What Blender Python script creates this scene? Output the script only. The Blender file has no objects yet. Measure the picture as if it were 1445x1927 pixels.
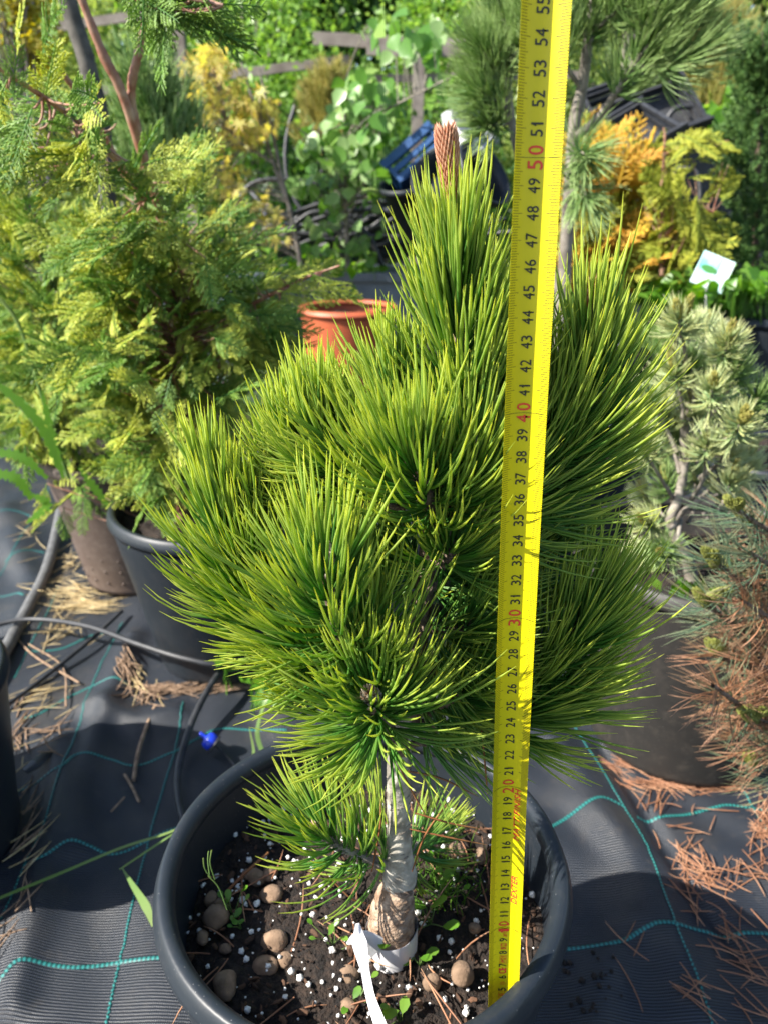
import bpy, math
import numpy as np
from mathutils import Vector
R = math.radians
sc = bpy.context.scene
COL = sc.collection
rng = np.random.default_rng(11)

# ------------------------------------------------------------------ camera, sky, sun, exposure
PITCH = 23.0
CAMZ = 0.70
cd = bpy.data.cameras.new('camera')
cam = bpy.data.objects.new('camera', cd); COL.objects.link(cam)
cam.location = (0, 0, CAMZ); cam.rotation_euler = (R(90 - PITCH), 0, 0)
cd.sensor_fit = 'VERTICAL'; cd.sensor_height = 36.0; cd.lens = 1447.0 / 1927.0 * 36.0
cd.clip_start = 0.01; cd.clip_end = 400
cd.dof.use_dof = True; cd.dof.focus_distance = 0.40; cd.dof.aperture_fstop = 11.5
sc.camera = cam

SUN_EL, SUN_AZ = 42.0, 17.0          # shadows fall to +x and slightly away from the camera
sdir = Vector((-math.cos(R(SUN_AZ)) * math.cos(R(SUN_EL)), -math.sin(R(SUN_AZ)) * math.cos(R(SUN_EL)), math.sin(R(SUN_EL))))
w = bpy.data.worlds.new('World'); sc.world = w; w.use_nodes = True
nt = w.node_tree
bg = nt.nodes['Background']
sky = nt.nodes.new('ShaderNodeTexSky'); sky.sky_type = 'NISHITA'; sky.sun_disc = False
sky.sun_elevation = R(SUN_EL); sky.sun_rotation = math.atan2(sdir.x, sdir.y)
nt.links.new(sky.outputs['Color'], bg.inputs['Color']); bg.inputs['Strength'].default_value = 0.10
sl = bpy.data.lights.new('sun', 'SUN'); sl.energy = 5.0; sl.angle = R(0.53); sl.color = (1.0, 0.945, 0.86)
so = bpy.data.objects.new('sun', sl); COL.objects.link(so)
so.rotation_euler = sdir.to_track_quat('Z', 'Y').to_euler(); so.location = (-3, -1, 4)
sc.view_settings.view_transform = 'Standard'; sc.view_settings.look = 'None'
sc.view_settings.exposure = 1.45; sc.view_settings.gamma = 1.0

# ------------------------------------------------------------------ pixel -> world helpers (photo pixels 1445 x 1927)
FPX = 1447.0; CXP, CYP = 722.5, 963.5
cP, sP = math.cos(R(PITCH)), math.sin(R(PITCH))
def ray(px, py):
    x = (px - CXP) / FPX; y = (py - CYP) / FPX
    return np.array([x, cP - y * sP, -(sP + y * cP)])
def W(px, py, f):
    d = ray(px, py); return np.array([0, 0, CAMZ]) + d * (f / d[1])
def Gd(px, py, z=0.0):
    d = ray(px, py); return np.array([0, 0, CAMZ]) + d * ((z - CAMZ) / d[2])
def camw(X, Y, Z):
    return np.array([X, Z * cP - Y * sP, CAMZ - Z * sP - Y * cP])

# ------------------------------------------------------------------ object helpers
def tag(o, label=None, cat=None, group=None, kind=None):
    if label: o['label'] = label
    if cat: o['category'] = cat
    if group: o['group'] = group
    if kind: o['kind'] = kind
    return o
def thing(name, loc, label, cat, group=None):
    o = bpy.data.objects.new(name, None); COL.objects.link(o)
    o.location = tuple(float(v) for v in loc); o.empty_display_size = 0.05
    return tag(o, label, cat, group)
def norm(a):
    a = np.asarray(a, float)
    return a / np.maximum(np.linalg.norm(a, axis=-1, keepdims=True), 1e-12)

class MB:
    """collects quads/tris as numpy blocks, with two per-vertex values: t (along) and r (random)"""
    def __init__(s): s.v = []; s.q = []; s.tr = []; s.t = []; s.r = []; s.n = 0
    def add(s, v, quads=None, tris=None, t=0.0, r=0.5):
        v = np.asarray(v, float).reshape(-1, 3); m = len(v)
        s.v.append(v)
        s.t.append(np.broadcast_to(np.asarray(t, float).reshape(-1) if np.ndim(t) else t, (m,)).copy())
        s.r.append(np.broadcast_to(np.asarray(r, float).reshape(-1) if np.ndim(r) else r, (m,)).copy())
        if quads is not None and len(quads): s.q.append(np.asarray(quads, int).reshape(-1, 4) + s.n)
        if tris is not None and len(tris): s.tr.append(np.asarray(tris, int).reshape(-1, 3) + s.n)
        s.n += m
        return s
    def build(s, name, mat, parent=None, smooth=True, origin=None):
        v = np.concatenate(s.v); q = np.concatenate(s.q) if s.q else np.zeros((0, 4), int)
        tr = np.concatenate(s.tr) if s.tr else np.zeros((0, 3), int)
        org = np.zeros(3)
        if parent is not None:
            p = parent
            while p is not None: org = org + np.array(p.location); p = p.parent
        elif origin is not None: org = np.array(origin, float)
        me = bpy.data.meshes.new(name)
        me.vertices.add(len(v)); me.vertices.foreach_set('co', (v - org).astype(np.float32).ravel())
        nl = q.size + tr.size
        me.loops.add(nl); me.loops.foreach_set('vertex_index', np.concatenate([q.ravel(), tr.ravel()]).astype(np.int32))
        me.polygons.add(len(q) + len(tr))
        st = np.concatenate([np.arange(len(q)) * 4, q.size + np.arange(len(tr)) * 3]).astype(np.int32)
        me.polygons.foreach_set('loop_start', st)
        me.update(calc_edges=True)
        me.polygons.foreach_set('use_smooth', np.full(len(q) + len(tr), smooth, dtype=bool))
        for nm, a in (('tt', s.t), ('rr', s.r)):
            at = me.attributes.new(nm, 'FLOAT', 'POINT'); at.data.foreach_set('value', np.concatenate(a).astype(np.float32))
        me.materials.append(mat)
        me.update()
        o = bpy.data.objects.new(name, me); COL.objects.link(o)
        if parent is not None: o.parent = parent
        elif origin is not None: o.location = tuple(float(c) for c in org)
        return o

def tubes(mb, P, rad, sides=4, r=None, t=None, flat=1.0, cap=False):
    """P (N,K,3) paths, rad (K,) or (N,K). flat<1 squashes one axis"""
    P = np.asarray(P, float)
    if P.ndim == 2: P = P[None]
    N, K, _ = P.shape
    rad = np.broadcast_to(np.asarray(rad, float), (N, K))
    T = np.empty_like(P); T[:, 1:-1] = P[:, 2:] - P[:, :-2]; T[:, 0] = P[:, 1] - P[:, 0]; T[:, -1] = P[:, -1] - P[:, -2]
    T = norm(T)
    ref = rng.normal(size=(N, 1, 3)); ref = norm(ref)
    D = norm(P[:, -1:] - P[:, :1] + 1e-9)
    ref = norm(ref - (ref * D).sum(-1, keepdims=True) * D)
    A = norm(ref - (ref * T).sum(-1, keepdims=True) * T)
    B = np.cross(T, A)
    ang = np.arange(sides) * 2 * np.pi / sides
    V = P[:, :, None] + rad[..., None, None] * (np.cos(ang)[None, None, :, None] * A[:, :, None] + flat * np.sin(ang)[None, None, :, None] * B[:, :, None])
    V = V.reshape(-1, 3)
    base = np.arange(N)[:, None, None] * K * sides + np.arange(K - 1)[None, :, None] * sides
    j = np.arange(sides)[None, None]; j2 = (j + 1) % sides
    Q = np.stack([base + j, base + j2, base + sides + j2, base + sides + j], -1).reshape(-1, 4)
    tt = np.broadcast_to(np.linspace(0, 1, K)[None, :, None] if t is None else t, (N, K, sides)).ravel()
    if r is None: r = rng.random(N)
    rr = np.broadcast_to(np.asarray(r, float).reshape(-1, 1, 1), (N, K, sides)).ravel()
    mb.add(V, quads=Q, t=tt, r=rr)
    if cap:
        for i in range(N):
            for k, flip in ((0, True), (K - 1, False)):
                idx = np.arange(sides)
                ring = V[(i * K + k) * sides:(i * K + k + 1) * sides]
                c = ring.mean(0)[None]
                tr = [[(a + 1) % sides, a, sides] if flip else [a, (a + 1) % sides, sides] for a in idx]
                mb.add(np.concatenate([ring, c]), tris=tr, r=0.5, t=float(k > 0))
    return mb

def smooth_path(pts, n=24):
    pts = np.asarray(pts, float)
    if len(pts) == 2: return pts[0] + (pts[1] - pts[0]) * np.linspace(0, 1, n)[:, None]
    p = np.vstack([2 * pts[0] - pts[1], pts, 2 * pts[-1] - pts[-2]])
    out = []
    u = np.linspace(0, len(pts) - 1 - 1e-9, n)
    for x in u:
        i = int(x); f = x - i; a, b, c, d = p[i:i + 4]
        out.append(.5 * ((2 * b) + (-a + c) * f + (2 * a - 5 * b + 4 * c - d) * f * f + (-a + 3 * b - 3 * c + d) * f ** 3))
    return np.array(out)

def lathe(mb, prof, c, seg=64, r=0.5, wob=0.0, closed=False, arc=None):
    prof = np.asarray(prof, float); K = len(prof)
    a = np.arange(seg) * 2 * np.pi / seg
    rad = prof[:, 0][:, None] * (1 + wob * np.sin(2 * a + .7)[None])
    V = np.stack([c[0] + rad * np.cos(a), c[1] + rad * np.sin(a), c[2] + np.broadcast_to(prof[:, 1][:, None], rad.shape)], -1).reshape(-1, 3)
    j = np.arange(seg)[None]; i = np.arange(K - 1)[:, None]
    Q = np.stack([i * seg + j, i * seg + (j + 1) % seg, (i + 1) * seg + (j + 1) % seg, (i + 1) * seg + j], -1).reshape(-1, 4)
    mb.add(V, quads=Q, t=np.repeat(np.linspace(0, 1, K), seg), r=r)
    return mb

def box(mb, c, h, rot=None, r=0.5):
    v = np.array([[x, y, z] for x in (-1, 1) for y in (-1, 1) for z in (-1, 1)], float) * np.asarray(h)
    if rot is not None: v = v @ np.asarray(rot).T
    q = [[0, 1, 3, 2], [4, 6, 7, 5], [0, 4, 5, 1], [2, 3, 7, 6], [0, 2, 6, 4], [1, 5, 7, 3]]
    mb.add(v + np.asarray(c), quads=q, r=r); return mb
def rotm(rx=0, ry=0, rz=0):
    from mathutils import Euler
    return np.array(Euler((R(rx), R(ry), R(rz))).to_matrix())

def frames(d, up=None):
    """rotation matrices whose X axis is d; roll random or around up"""
    d = norm(d); N = len(d)
    ref = norm(rng.normal(size=(N, 3))) if up is None else np.broadcast_to(up, (N, 3))
    z = norm(ref - (ref * d).sum(-1, keepdims=True) * d); y = np.cross(z, d)
    return np.stack([d, y, z], -1)
def scatter(mb, tmpl, pos, rot, scale, r=None, t=None):
    """tmpl = (V, Q, T, t)"""
    V, Q, T, tv = tmpl; N = len(pos); m = len(V)
    scale = np.asarray(scale, float)
    X = np.einsum('nij,mj->nmi', rot, V) * scale.reshape(-1, 1, 1) + np.asarray(pos)[:, None]
    off = (np.arange(N) * m)[:, None, None]
    if r is None: r = rng.random(N)
    q = (np.asarray(Q, int).reshape(1, -1, 4) + off).reshape(-1, 4) if len(Q) else None
    tr = (np.asarray(T, int).reshape(1, -1, 3) + off).reshape(-1, 3) if len(T) else None
    mb.add(X.reshape(-1, 3), quads=q, tris=tr, t=np.tile(tv, N), r=np.repeat(r, m))

def blobmesh(seed, sub=3, amp=.18):
    """irregular stone shape on a unit sphere"""
    g = np.random.default_rng(seed); n = 10; m = 16
    V = []
    for i in range(n + 1):
        th = np.pi * i / n
        for j in range(m):
            ph = 2 * np.pi * j / m
            V.append([np.sin(th) * np.cos(ph), np.sin(th) * np.sin(ph), np.cos(th)])
    V = np.array(V)
    k = g.normal(size=(7, 3)) * 2.0; ph = g.random(7) * 6.28
    d = sum(np.sin(V @ k[i] + ph[i]) for i in range(7)) / 7
    d2 = sum(np.sin(V @ (k[i] * 3.1) + ph[i] * 2) for i in range(7)) / 7
    V = V * (1 + amp * 2 * d + amp * .5 * d2)[:, None]
    Q = [[i * m + j, i * m + (j + 1) % m, (i + 1) * m + (j + 1) % m, (i + 1) * m + j] for i in range(n) for j in range(m)]
    return V, np.array(Q)

# ------------------------------------------------------------------ materials
def nodes(name):
    m = bpy.data.materials.new(name); m.use_nodes = True
    n = m.node_tree.nodes; l = m.node_tree.links
    for x in list(n): n.remove(x)
    out = n.new('ShaderNodeOutputMaterial'); b = n.new('ShaderNodeBsdfPrincipled')
    l.new(b.outputs[0], out.inputs[0])
    return m, n, l, out, b
def mixc(n, l, fac, a, b):
    x = n.new('ShaderNodeMix'); x.data_type = 'RGBA'
    for s, v in (('Factor', fac), ('A', a), ('B', b)):
        i = [k for k in x.inputs if k.name == s and (k.type == 'RGBA' or s == 'Factor')][0]
        if hasattr(v, 'links'): l.new(v, i)
        elif s == 'Factor': i.default_value = v
        else: i.default_value = (*v, 1)
    return [o for o in x.outputs if o.type == 'RGBA'][0]
def ramp(n, l, src, p0, p1):
    x = n.new('ShaderNodeMapRange'); l.new(src, x.inputs[0]); x.inputs[1].default_value = p0; x.inputs[2].default_value = p1
    return x.outputs[0]
def plain(name, c1, c2=None, scale=30, rough=.6, bump=0.0, bscale=80, spec=.5, detail=5, lo=.35, hi=.65, metal=0.0, bdist=.001, coat=0.0):
    m, n, l, out, b = nodes(name)
    tc = n.new('ShaderNodeTexCoord')
    if c2 is not None:
        no = n.new('ShaderNodeTexNoise'); no.inputs['Scale'].default_value = scale; no.inputs['Detail'].default_value = detail
        l.new(tc.outputs['Object'], no.inputs['Vector'])
        l.new(mixc(n, l, ramp(n, l, no.outputs['Fac'], lo, hi), c1, c2), b.inputs['Base Color'])
    else: b.inputs['Base Color'].default_value = (*c1, 1)
    b.inputs['Roughness'].default_value = rough; b.inputs['Specular IOR Level'].default_value = spec; b.inputs['Metallic'].default_value = metal
    b.inputs['Coat Weight'].default_value = coat
    if bump:
        nb = n.new('ShaderNodeTexNoise'); nb.inputs['Scale'].default_value = bscale; nb.inputs['Detail'].default_value = 6
        l.new(tc.outputs['Object'], nb.inputs['Vector'])
        bp = n.new('ShaderNodeBump'); bp.inputs['Strength'].default_value = bump; bp.inputs['Distance'].default_value = bdist
        l.new(nb.outputs['Fac'], bp.inputs['Height']); l.new(bp.outputs[0], b.inputs['Normal'])
    return m
def leafm(name, base, tip, alt, trans=.35, rough=.45, p0=.4, p1=1.0, spec=.4, tcol=None):
    """foliage: base->tip colour along the leaf (tt), alt mixed in per leaf (rr), with light coming through"""
    m, n, l, out, b = nodes(name)
    at = n.new('ShaderNodeAttribute'); at.attribute_name = 'tt'
    ar = n.new('ShaderNodeAttribute'); ar.attribute_name = 'rr'
    c = mixc(n, l, ramp(n, l, at.outputs['Fac'], p0, p1), base, tip)
    c = mixc(n, l, ramp(n, l, ar.outputs['Fac'], .35, 1.25), c, alt)
    l.new(c, b.inputs['Base Color']); b.inputs['Roughness'].default_value = rough; b.inputs['Specular IOR Level'].default_value = spec
    tr = n.new('ShaderNodeBsdfTranslucent')
    hs = n.new('ShaderNodeHueSaturation'); hs.inputs['Value'].default_value = 1.7; hs.inputs['Saturation'].default_value = 1.1
    hs.inputs['Hue'].default_value = 0.485
    l.new(c, hs.inputs['Color']); l.new(hs.outputs[0], tr.inputs['Color'])
    mx = n.new('ShaderNodeMixShader'); mx.inputs[0].default_value = trans
    l.new(b.outputs[0], mx.inputs[1]); l.new(tr.outputs[0], mx.inputs[2]); l.new(mx.outputs[0], out.inputs[0])
    return m

M = {}
M['needle'] = leafm('needle', (.085, .238, .036), (.59, .64, .12), (.22, .35, .065), trans=.45, rough=.36, p0=.45, p1=1.0, spec=.5)
M['needle'].node_tree.nodes['Principled BSDF'].inputs['Roughness'].default_value = .44
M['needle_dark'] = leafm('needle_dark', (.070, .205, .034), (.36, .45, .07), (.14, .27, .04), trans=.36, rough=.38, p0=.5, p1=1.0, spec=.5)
M['dead_needle'] = leafm('dead_needle', (.20, .075, .025), (.36, .17, .06), (.12, .045, .02), trans=.1, rough=.6)
M['bark_pale'] = plain('bark_pale', (.17, .15, .12), (.42, .39, .33), scale=95, rough=.85, bump=.8, bscale=260, bdist=.002)
M['bark_base'] = plain('bark_base', (.20, .12, .07), (.42, .31, .22), scale=160, rough=.9, bump=1.0, bscale=420, bdist=.0025)
M['bark_dark'] = plain('bark_dark', (.07, .045, .03), (.22, .16, .12), scale=200, rough=.9, bump=1.0, bscale=400, bdist=.002)
M['bark_dim'] = plain('bark_dim', (.05, .045, .038), (.11, .10, .085), scale=40, rough=.9, bump=.6, bscale=150)
M['bark_red'] = plain('bark_red', (.22, .075, .04), (.36, .22, .15), scale=60, rough=.6, bump=.4, bscale=200)
M['bark_grey'] = plain('bark_grey', (.13, .11, .09), (.27, .24, .20), scale=50, rough=.85, bump=.6, bscale=150)
M['candle'] = leafm('candle', (.28, .07, .025), (.74, .46, .30), (.38, .11, .05), trans=.15, rough=.6, p0=.2, p1=1)
M['bud'] = leafm('bud', (.26, .12, .06), (.70, .62, .48), (.38, .22, .12), trans=.1, rough=.6, p0=.1, p1=.9)
M['bud_green'] = leafm('bud_green', (.16, .19, .03), (.48, .44, .13), (.30, .25, .07), trans=.2, rough=.6, p0=.1, p1=.9)
M['bud_scaly'] = leafm('bud_scaly', (.07, .10, .015), (.36, .38, .10), (.14, .14, .03), trans=.1, rough=.6, p0=.1, p1=.9)
M['soil'] = plain('soil', (.006, .004, .003), (.034, .021, .014), scale=170, rough=.95, bump=1.0, bscale=420, bdist=.004, detail=8)
M['perlite'] = plain('perlite', (.62, .60, .56), (.80, .79, .76), scale=300, rough=.9)
M['chips'] = plain('chips', (.012, .007, .004), (.12, .058, .03), scale=60, rough=.9)
M['pebble'] = plain('pebble', (.12, .075, .045), (.30, .20, .13), scale=70, rough=.9, bump=.6, bscale=500, bdist=.001)
M['paper'] = plain('paper', (.80, .79, .80), (.72, .71, .73), scale=40, rough=.35)
M['terracotta'] = plain('terracotta', (.42, .095, .035), (.33, .075, .03), scale=12, rough=.5, bump=.1, bscale=100)
M['wood_grey'] = plain('wood_grey', (.16, .13, .11), (.30, .26, .22), scale=9, rough=.9, bump=.4)
M['hose'] = plain('hose', (.014, .015, .018), (.030, .032, .036), scale=60, rough=.5)
M['hose_grey'] = plain('hose_grey', (.07, .07, .07), (.12, .12, .12), scale=60, rough=.55)
M['blue_plastic'] = plain('blue_plastic', (.012, .04, .50), rough=.3, spec=.6)
M['blue_crate'] = plain('blue_crate', (.008, .045, .14), (.015, .07, .20), scale=20, rough=.45)
M['grey_plastic'] = plain('grey_plastic', (.30, .31, .33), (.40, .41, .43), scale=20, rough=.5)
M['slate_plastic'] = plain('slate_plastic', (.11, .135, .165), (.17, .20, .24), scale=10, rough=.4)
M['straw'] = plain('straw', (.42, .30, .13), (.62, .50, .27), scale=90, rough=.7)
M['stick'] = plain('stick', (.16, .10, .06), (.33, .22, .14), scale=120, rough=.8)
M['litter'] = leafm('litter', (.32, .15, .08), (.50, .28, .16), (.20, .09, .05), trans=.08, rough=.6)
M['frond'] = leafm('frond', (.16, .29, .04), (.64, .66, .13), (.36, .45, .07), trans=.34, rough=.42, p0=.3, p1=1)
M['frond_deep'] = leafm('frond_deep', (.07, .20, .035), (.30, .44, .08), (.14, .27, .04), trans=.34, rough=.42, p0=.3, p1=1)
M['frond_gold'] = leafm('frond_gold', (.36, .29, .03), (.78, .55, .06), (.66, .33, .05), trans=.25, rough=.5, p0=.1, p1=1)
M['frond_lime'] = leafm('frond_lime', (.18, .25, .03), (.58, .58, .07), (.30, .36, .04), trans=.25, rough=.5, p0=.2, p1=1)
M['frond_dark'] = leafm('frond_dark', (.04, .11, .025), (.15, .26, .06), (.07, .15, .03), trans=.12, rough=.6, p0=.2, p1=1)
M['birch_leaf'] = leafm('birch_leaf', (.10, .23, .04), (.14, .28, .055), (.34, .46, .20), trans=.40, rough=.35)
M['maple_leaf'] = leafm('maple_leaf', (.42, .38, .08), (.60, .40, .16), (.36, .40, .07), trans=.45, rough=.5)
M['bush_leaf'] = leafm('bush_leaf', (.14, .28, .04), (.20, .36, .06), (.30, .44, .12), trans=.40, rough=.4)
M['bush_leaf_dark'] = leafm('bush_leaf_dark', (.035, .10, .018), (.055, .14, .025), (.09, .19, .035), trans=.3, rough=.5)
M['bush_leaf_olive'] = leafm('bush_leaf_olive', (.16, .24, .05), (.26, .34, .08), (.34, .40, .14), trans=.40, rough=.45)
M['bush_leaf_yellow'] = leafm('bush_leaf_yellow', (.28, .26, .03), (.42, .34, .05), (.16, .20, .02), trans=.4, rough=.5)
M['weed_leaf'] = leafm('weed_leaf', (.085, .22, .02), (.13, .30, .03), (.22, .38, .06), trans=.45, rough=.35)
M['grass'] = leafm('grass', (.09, .21, .03), (.28, .42, .08), (.34, .42, .14), trans=.35, rough=.5)
M['grass_blade'] = leafm('grass_blade', (.13, .22, .06), (.20, .27, .08), (.16, .25, .08), trans=.3, rough=.45)
M['pine_back'] = leafm('pine_back', (.12, .25, .06), (.48, .60, .26), (.28, .40, .13), trans=.25, rough=.35, p0=.3)
M['pine_blue'] = leafm('pine_blue', (.19, .31, .12), (.72, .76, .42), (.50, .50, .20), trans=.25, rough=.4, p0=.2)
M['pine_brown'] = leafm('pine_brown', (.34, .16, .08), (.66, .38, .24), (.12, .10, .05), trans=.15, rough=.5)
M['pine_teal'] = leafm('pine_teal', (.09, .17, .10), (.26, .34, .20), (.34, .26, .13), trans=.2, rough=.4)
M['yellow_bush'] = leafm('yellow_bush', (.26, .27, .06), (.62, .55, .20), (.40, .36, .10), trans=.3, rough=.5)

def potm(name, c1=(.010, .0135, .018), c2=(.018, .024, .031), rough=.38, dust=(.10, .09, .08), dustamt=.18):
    m, n, l, out, b = nodes(name)
    tc = n.new('ShaderNodeTexCoord')
    a = n.new('ShaderNodeTexNoise'); a.inputs['Scale'].default_value = 7; a.inputs['Detail'].default_value = 6
    l.new(tc.outputs['Object'], a.inputs['Vector'])
    c = mixc(n, l, a.outputs['Fac'], c1, c2)
    d = n.new('ShaderNodeTexNoise'); d.inputs['Scale'].default_value = 55; d.inputs['Detail'].default_value = 10; d.inputs['Roughness'].default_value = .75
    l.new(tc.outputs['Object'], d.inputs['Vector'])
    df = n.new('ShaderNodeMath'); df.operation = 'MULTIPLY'; l.new(ramp(n, l, d.outputs['Fac'], .50, .80), df.inputs[0]); df.inputs[1].default_value = dustamt
    c = mixc(n, l, df.outputs[0], c, dust)
    sp = n.new('ShaderNodeTexVoronoi'); sp.inputs['Scale'].default_value = 240; l.new(tc.outputs['Object'], sp.inputs['Vector'])
    sr = n.new('ShaderNodeMath'); sr.operation = 'LESS_THAN'; l.new(sp.outputs['Distance'], sr.inputs[0]); sr.inputs[1].default_value = .09
    sk = n.new('ShaderNodeMath'); sk.operation = 'MULTIPLY'; l.new(sr.outputs[0], sk.inputs[0]); sk.inputs[1].default_value = .25
    c = mixc(n, l, sk.outputs[0], c, (.35, .34, .33))
    l.new(c, b.inputs['Base Color']); b.inputs['Specular IOR Level'].default_value = .34
    rr = n.new('ShaderNodeMapRange'); l.new(a.outputs['Fac'], rr.inputs[0]); rr.inputs[3].default_value = rough - .07; rr.inputs[4].default_value = rough + .14
    l.new(rr.outputs[0], b.inputs['Roughness'])
    nb = n.new('ShaderNodeTexNoise'); nb.inputs['Scale'].default_value = 300; l.new(tc.outputs['Object'], nb.inputs['Vector'])
    bp = n.new('ShaderNodeBump'); bp.inputs['Strength'].default_value = .12; bp.inputs['Distance'].default_value = .0006
    l.new(nb.outputs['Fac'], bp.inputs['Height']); l.new(bp.outputs[0], b.inputs['Normal'])
    return m
M['pot'] = potm('pot_plastic')
M['pot_dusty'] = potm('pot_dusty', (.018, .017, .016), (.032, .030, .028), .5, (.12, .10, .08), .4)
M['pot_brown'] = potm('pot_brown', (.085, .062, .05), (.13, .095, .078), .5, (.30, .25, .21), .4)

def fabricm():
    m, n, l, out, b = nodes('woven_fabric')
    tc = n.new('ShaderNodeTexCoord')
    dist = n.new('ShaderNodeTexNoise'); dist.inputs['Scale'].default_value = 5; l.new(tc.outputs['Object'], dist.inputs['Vector'])
    va = n.new('ShaderNodeVectorMath'); va.operation = 'SCALE'; l.new(dist.outputs['Color'], va.inputs[0]); va.inputs['Scale'].default_value = .016
    ad = n.new('ShaderNodeVectorMath'); ad.operation = 'ADD'; l.new(tc.outputs['Object'], ad.inputs[0]); l.new(va.outputs[0], ad.inputs[1])
    def wav(direction, period):
        wv = n.new('ShaderNodeTexWave'); wv.wave_type = 'BANDS'; wv.bands_direction = direction
        wv.inputs['Scale'].default_value = 2 * math.pi / period / 20.0
        wv.inputs['Distortion'].default_value = .6; wv.inputs['Detail'].default_value = 2; wv.inputs['Detail Scale'].default_value = 3
        l.new(ad.outputs[0], wv.inputs['Vector']); return wv.outputs['Fac']
    wy = wav('Y', .0031); wx = wav('X', .0019)
    mu = n.new('ShaderNodeMath'); mu.operation = 'MULTIPLY_ADD'; l.new(wx, mu.inputs[0]); mu.inputs[1].default_value = .55; l.new(wy, mu.inputs[2])
    big = n.new('ShaderNodeTexNoise'); big.inputs['Scale'].default_value = 9; big.inputs['Detail'].default_value = 5; l.new(tc.outputs['Object'], big.inputs['Vector'])
    c = mixc(n, l, ramp(n, l, mu.outputs[0], .1, 1.3), (.0035, .0048, .0072), (.028, .035, .048))
    c = mixc(n, l, ramp(n, l, big.outputs['Fac'], .50, .78), c, (.045, .043, .041))
    du = n.new('ShaderNodeTexNoise'); du.inputs['Scale'].default_value = 60; du.inputs['Detail'].default_value = 8; l.new(tc.outputs['Object'], du.inputs['Vector'])
    f2 = n.new('ShaderNodeMath'); f2.operation = 'MULTIPLY'; l.new(ramp(n, l, du.outputs['Fac'], .6, .8), f2.inputs[0]); f2.inputs[1].default_value = .35
    c = mixc(n, l, f2.outputs[0], c, (.09, .078, .065))
    l.new(c, b.inputs['Base Color']); b.inputs['Roughness'].default_value = .42; b.inputs['Specular IOR Level'].default_value = .42
    bp = n.new('ShaderNodeBump'); bp.inputs['Strength'].default_value = .55; bp.inputs['Distance'].default_value = .0011
    l.new(mu.outputs[0], bp.inputs['Height']); l.new(bp.outputs[0], b.inputs['Normal'])
    return m
M['fabric'] = fabricm()
def teal():
    m, n, l, out, b = nodes('teal_thread')
    at = n.new('ShaderNodeAttribute'); at.attribute_name = 'tt'
    wv = n.new('ShaderNodeMath'); wv.operation = 'SINE'; s = n.new('ShaderNodeMath'); s.operation = 'MULTIPLY'
    l.new(at.outputs['Fac'], s.inputs[0]); s.inputs[1].default_value = 1.0; l.new(s.outputs[0], wv.inputs[0])
    l.new(mixc(n, l, ramp(n, l, wv.outputs[0], -.6, .6), (.005, .045, .045), (.025, .19, .175)), b.inputs['Base Color'])
    b.inputs['Roughness'].default_value = .45
    return m
M['teal'] = teal()
M['earth'] = plain('earth', (.035, .055, .02), (.09, .08, .045), scale=4, rough=.95, bump=.6, bscale=25, bdist=.02)
M['tape_yellow'] = plain('tape_yellow', (.56, .49, .002), (.60, .53, .003), scale=30, rough=.40, spec=.4)
M['ink_black'] = plain('ink_black', (.02, .02, .015), rough=.5)
M['ink_tick'] = plain('ink_tick', (.03, .028, .006), rough=.5)
M['ink_red'] = plain('ink_red', (.62, .045, .02), rough=.5)
M['tag_print'] = plain('tag_print', (.12, .48, .46), (.62, .72, .70), scale=25, rough=.5)
M['tag_leafprint'] = plain('tag_leafprint', (.06, .22, .05), rough=.5)
M['card'] = plain('card', (.50, .74, .72), (.74, .80, .80), scale=30, rough=.4)
M['flower'] = plain('flower', (.8, .5, .01), rough=.6)

# ------------------------------------------------------------------ ground: woven fabric sheet over earth
def gauss_line(x, y, pts, h, wd, off=0):
    best = np.full(np.shape(x), 1e9)
    for (a, b) in zip(pts[:-1], pts[1:]):
        a = np.asarray(a)[:2]; b = np.asarray(b)[:2]; d = b - a; L = d @ d
        t = np.clip(((x - a[0]) * d[0] + (y - a[1]) * d[1]) / L, 0, 1)
        best = np.minimum(best, np.hypot(x - a[0] - t * d[0], y - a[1] - t * d[1]))
    return h * np.exp(-(best / wd) ** 2)
FOLDS = [([Gd(1040, 1400), Gd(1150, 1560), Gd(1230, 1700), Gd(1300, 1900)], .012, .030),
         ([Gd(1130, 1400), Gd(1215, 1530), Gd(1300, 1680), Gd(1400, 1800)], -.008, .010),
         ([Gd(120, 1400), Gd(100, 1560), Gd(60, 1720), Gd(20, 1900)], .014, .022),
         ([Gd(250, 1200), Gd(215, 1300), Gd(160, 1450), Gd(140, 1600)], .010, .020),
         ([Gd(10, 960), Gd(60, 1100), Gd(40, 1180)], .016, .035),
         ([Gd(1180, 1740), Gd(1130, 1850), Gd(1120, 1990)], .009, .022),
         ([Gd(180, 1330), Gd(260, 1360), Gd(330, 1340)], .010, .022)]
def gh(x, y):
    x = np.asarray(x, float); y = np.asarray(y, float)
    h = .0035 * np.sin(17 * x + 5 * y + 1) * np.sin(11 * y - 3 * x) + .0022 * np.sin(38 * x - 13 * y) * np.sin(9 * x + 21 * y + 2) + .0012 * np.sin(71 * x + 30 * y + 4 * np.sin(9 * y))
    for p, a, wd in FOLDS: h = h + gauss_line(x, y, p, a, wd)
    return h
xs = np.linspace(-1.5, 1.7, 520); ys = np.linspace(-.3, 2.3, 430)
X, Y = np.meshgrid(xs, ys); Z = gh(X, Y)
nx, ny = len(xs), len(ys)
i = np.arange(ny - 1)[:, None]; j = np.arange(nx - 1)[None]
q = np.stack([i * nx + j, i * nx + j + 1, (i + 1) * nx + j + 1, (i + 1) * nx + j], -1)
mb = MB(); mb.add(np.stack([X, Y, Z], -1), quads=q)
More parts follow.
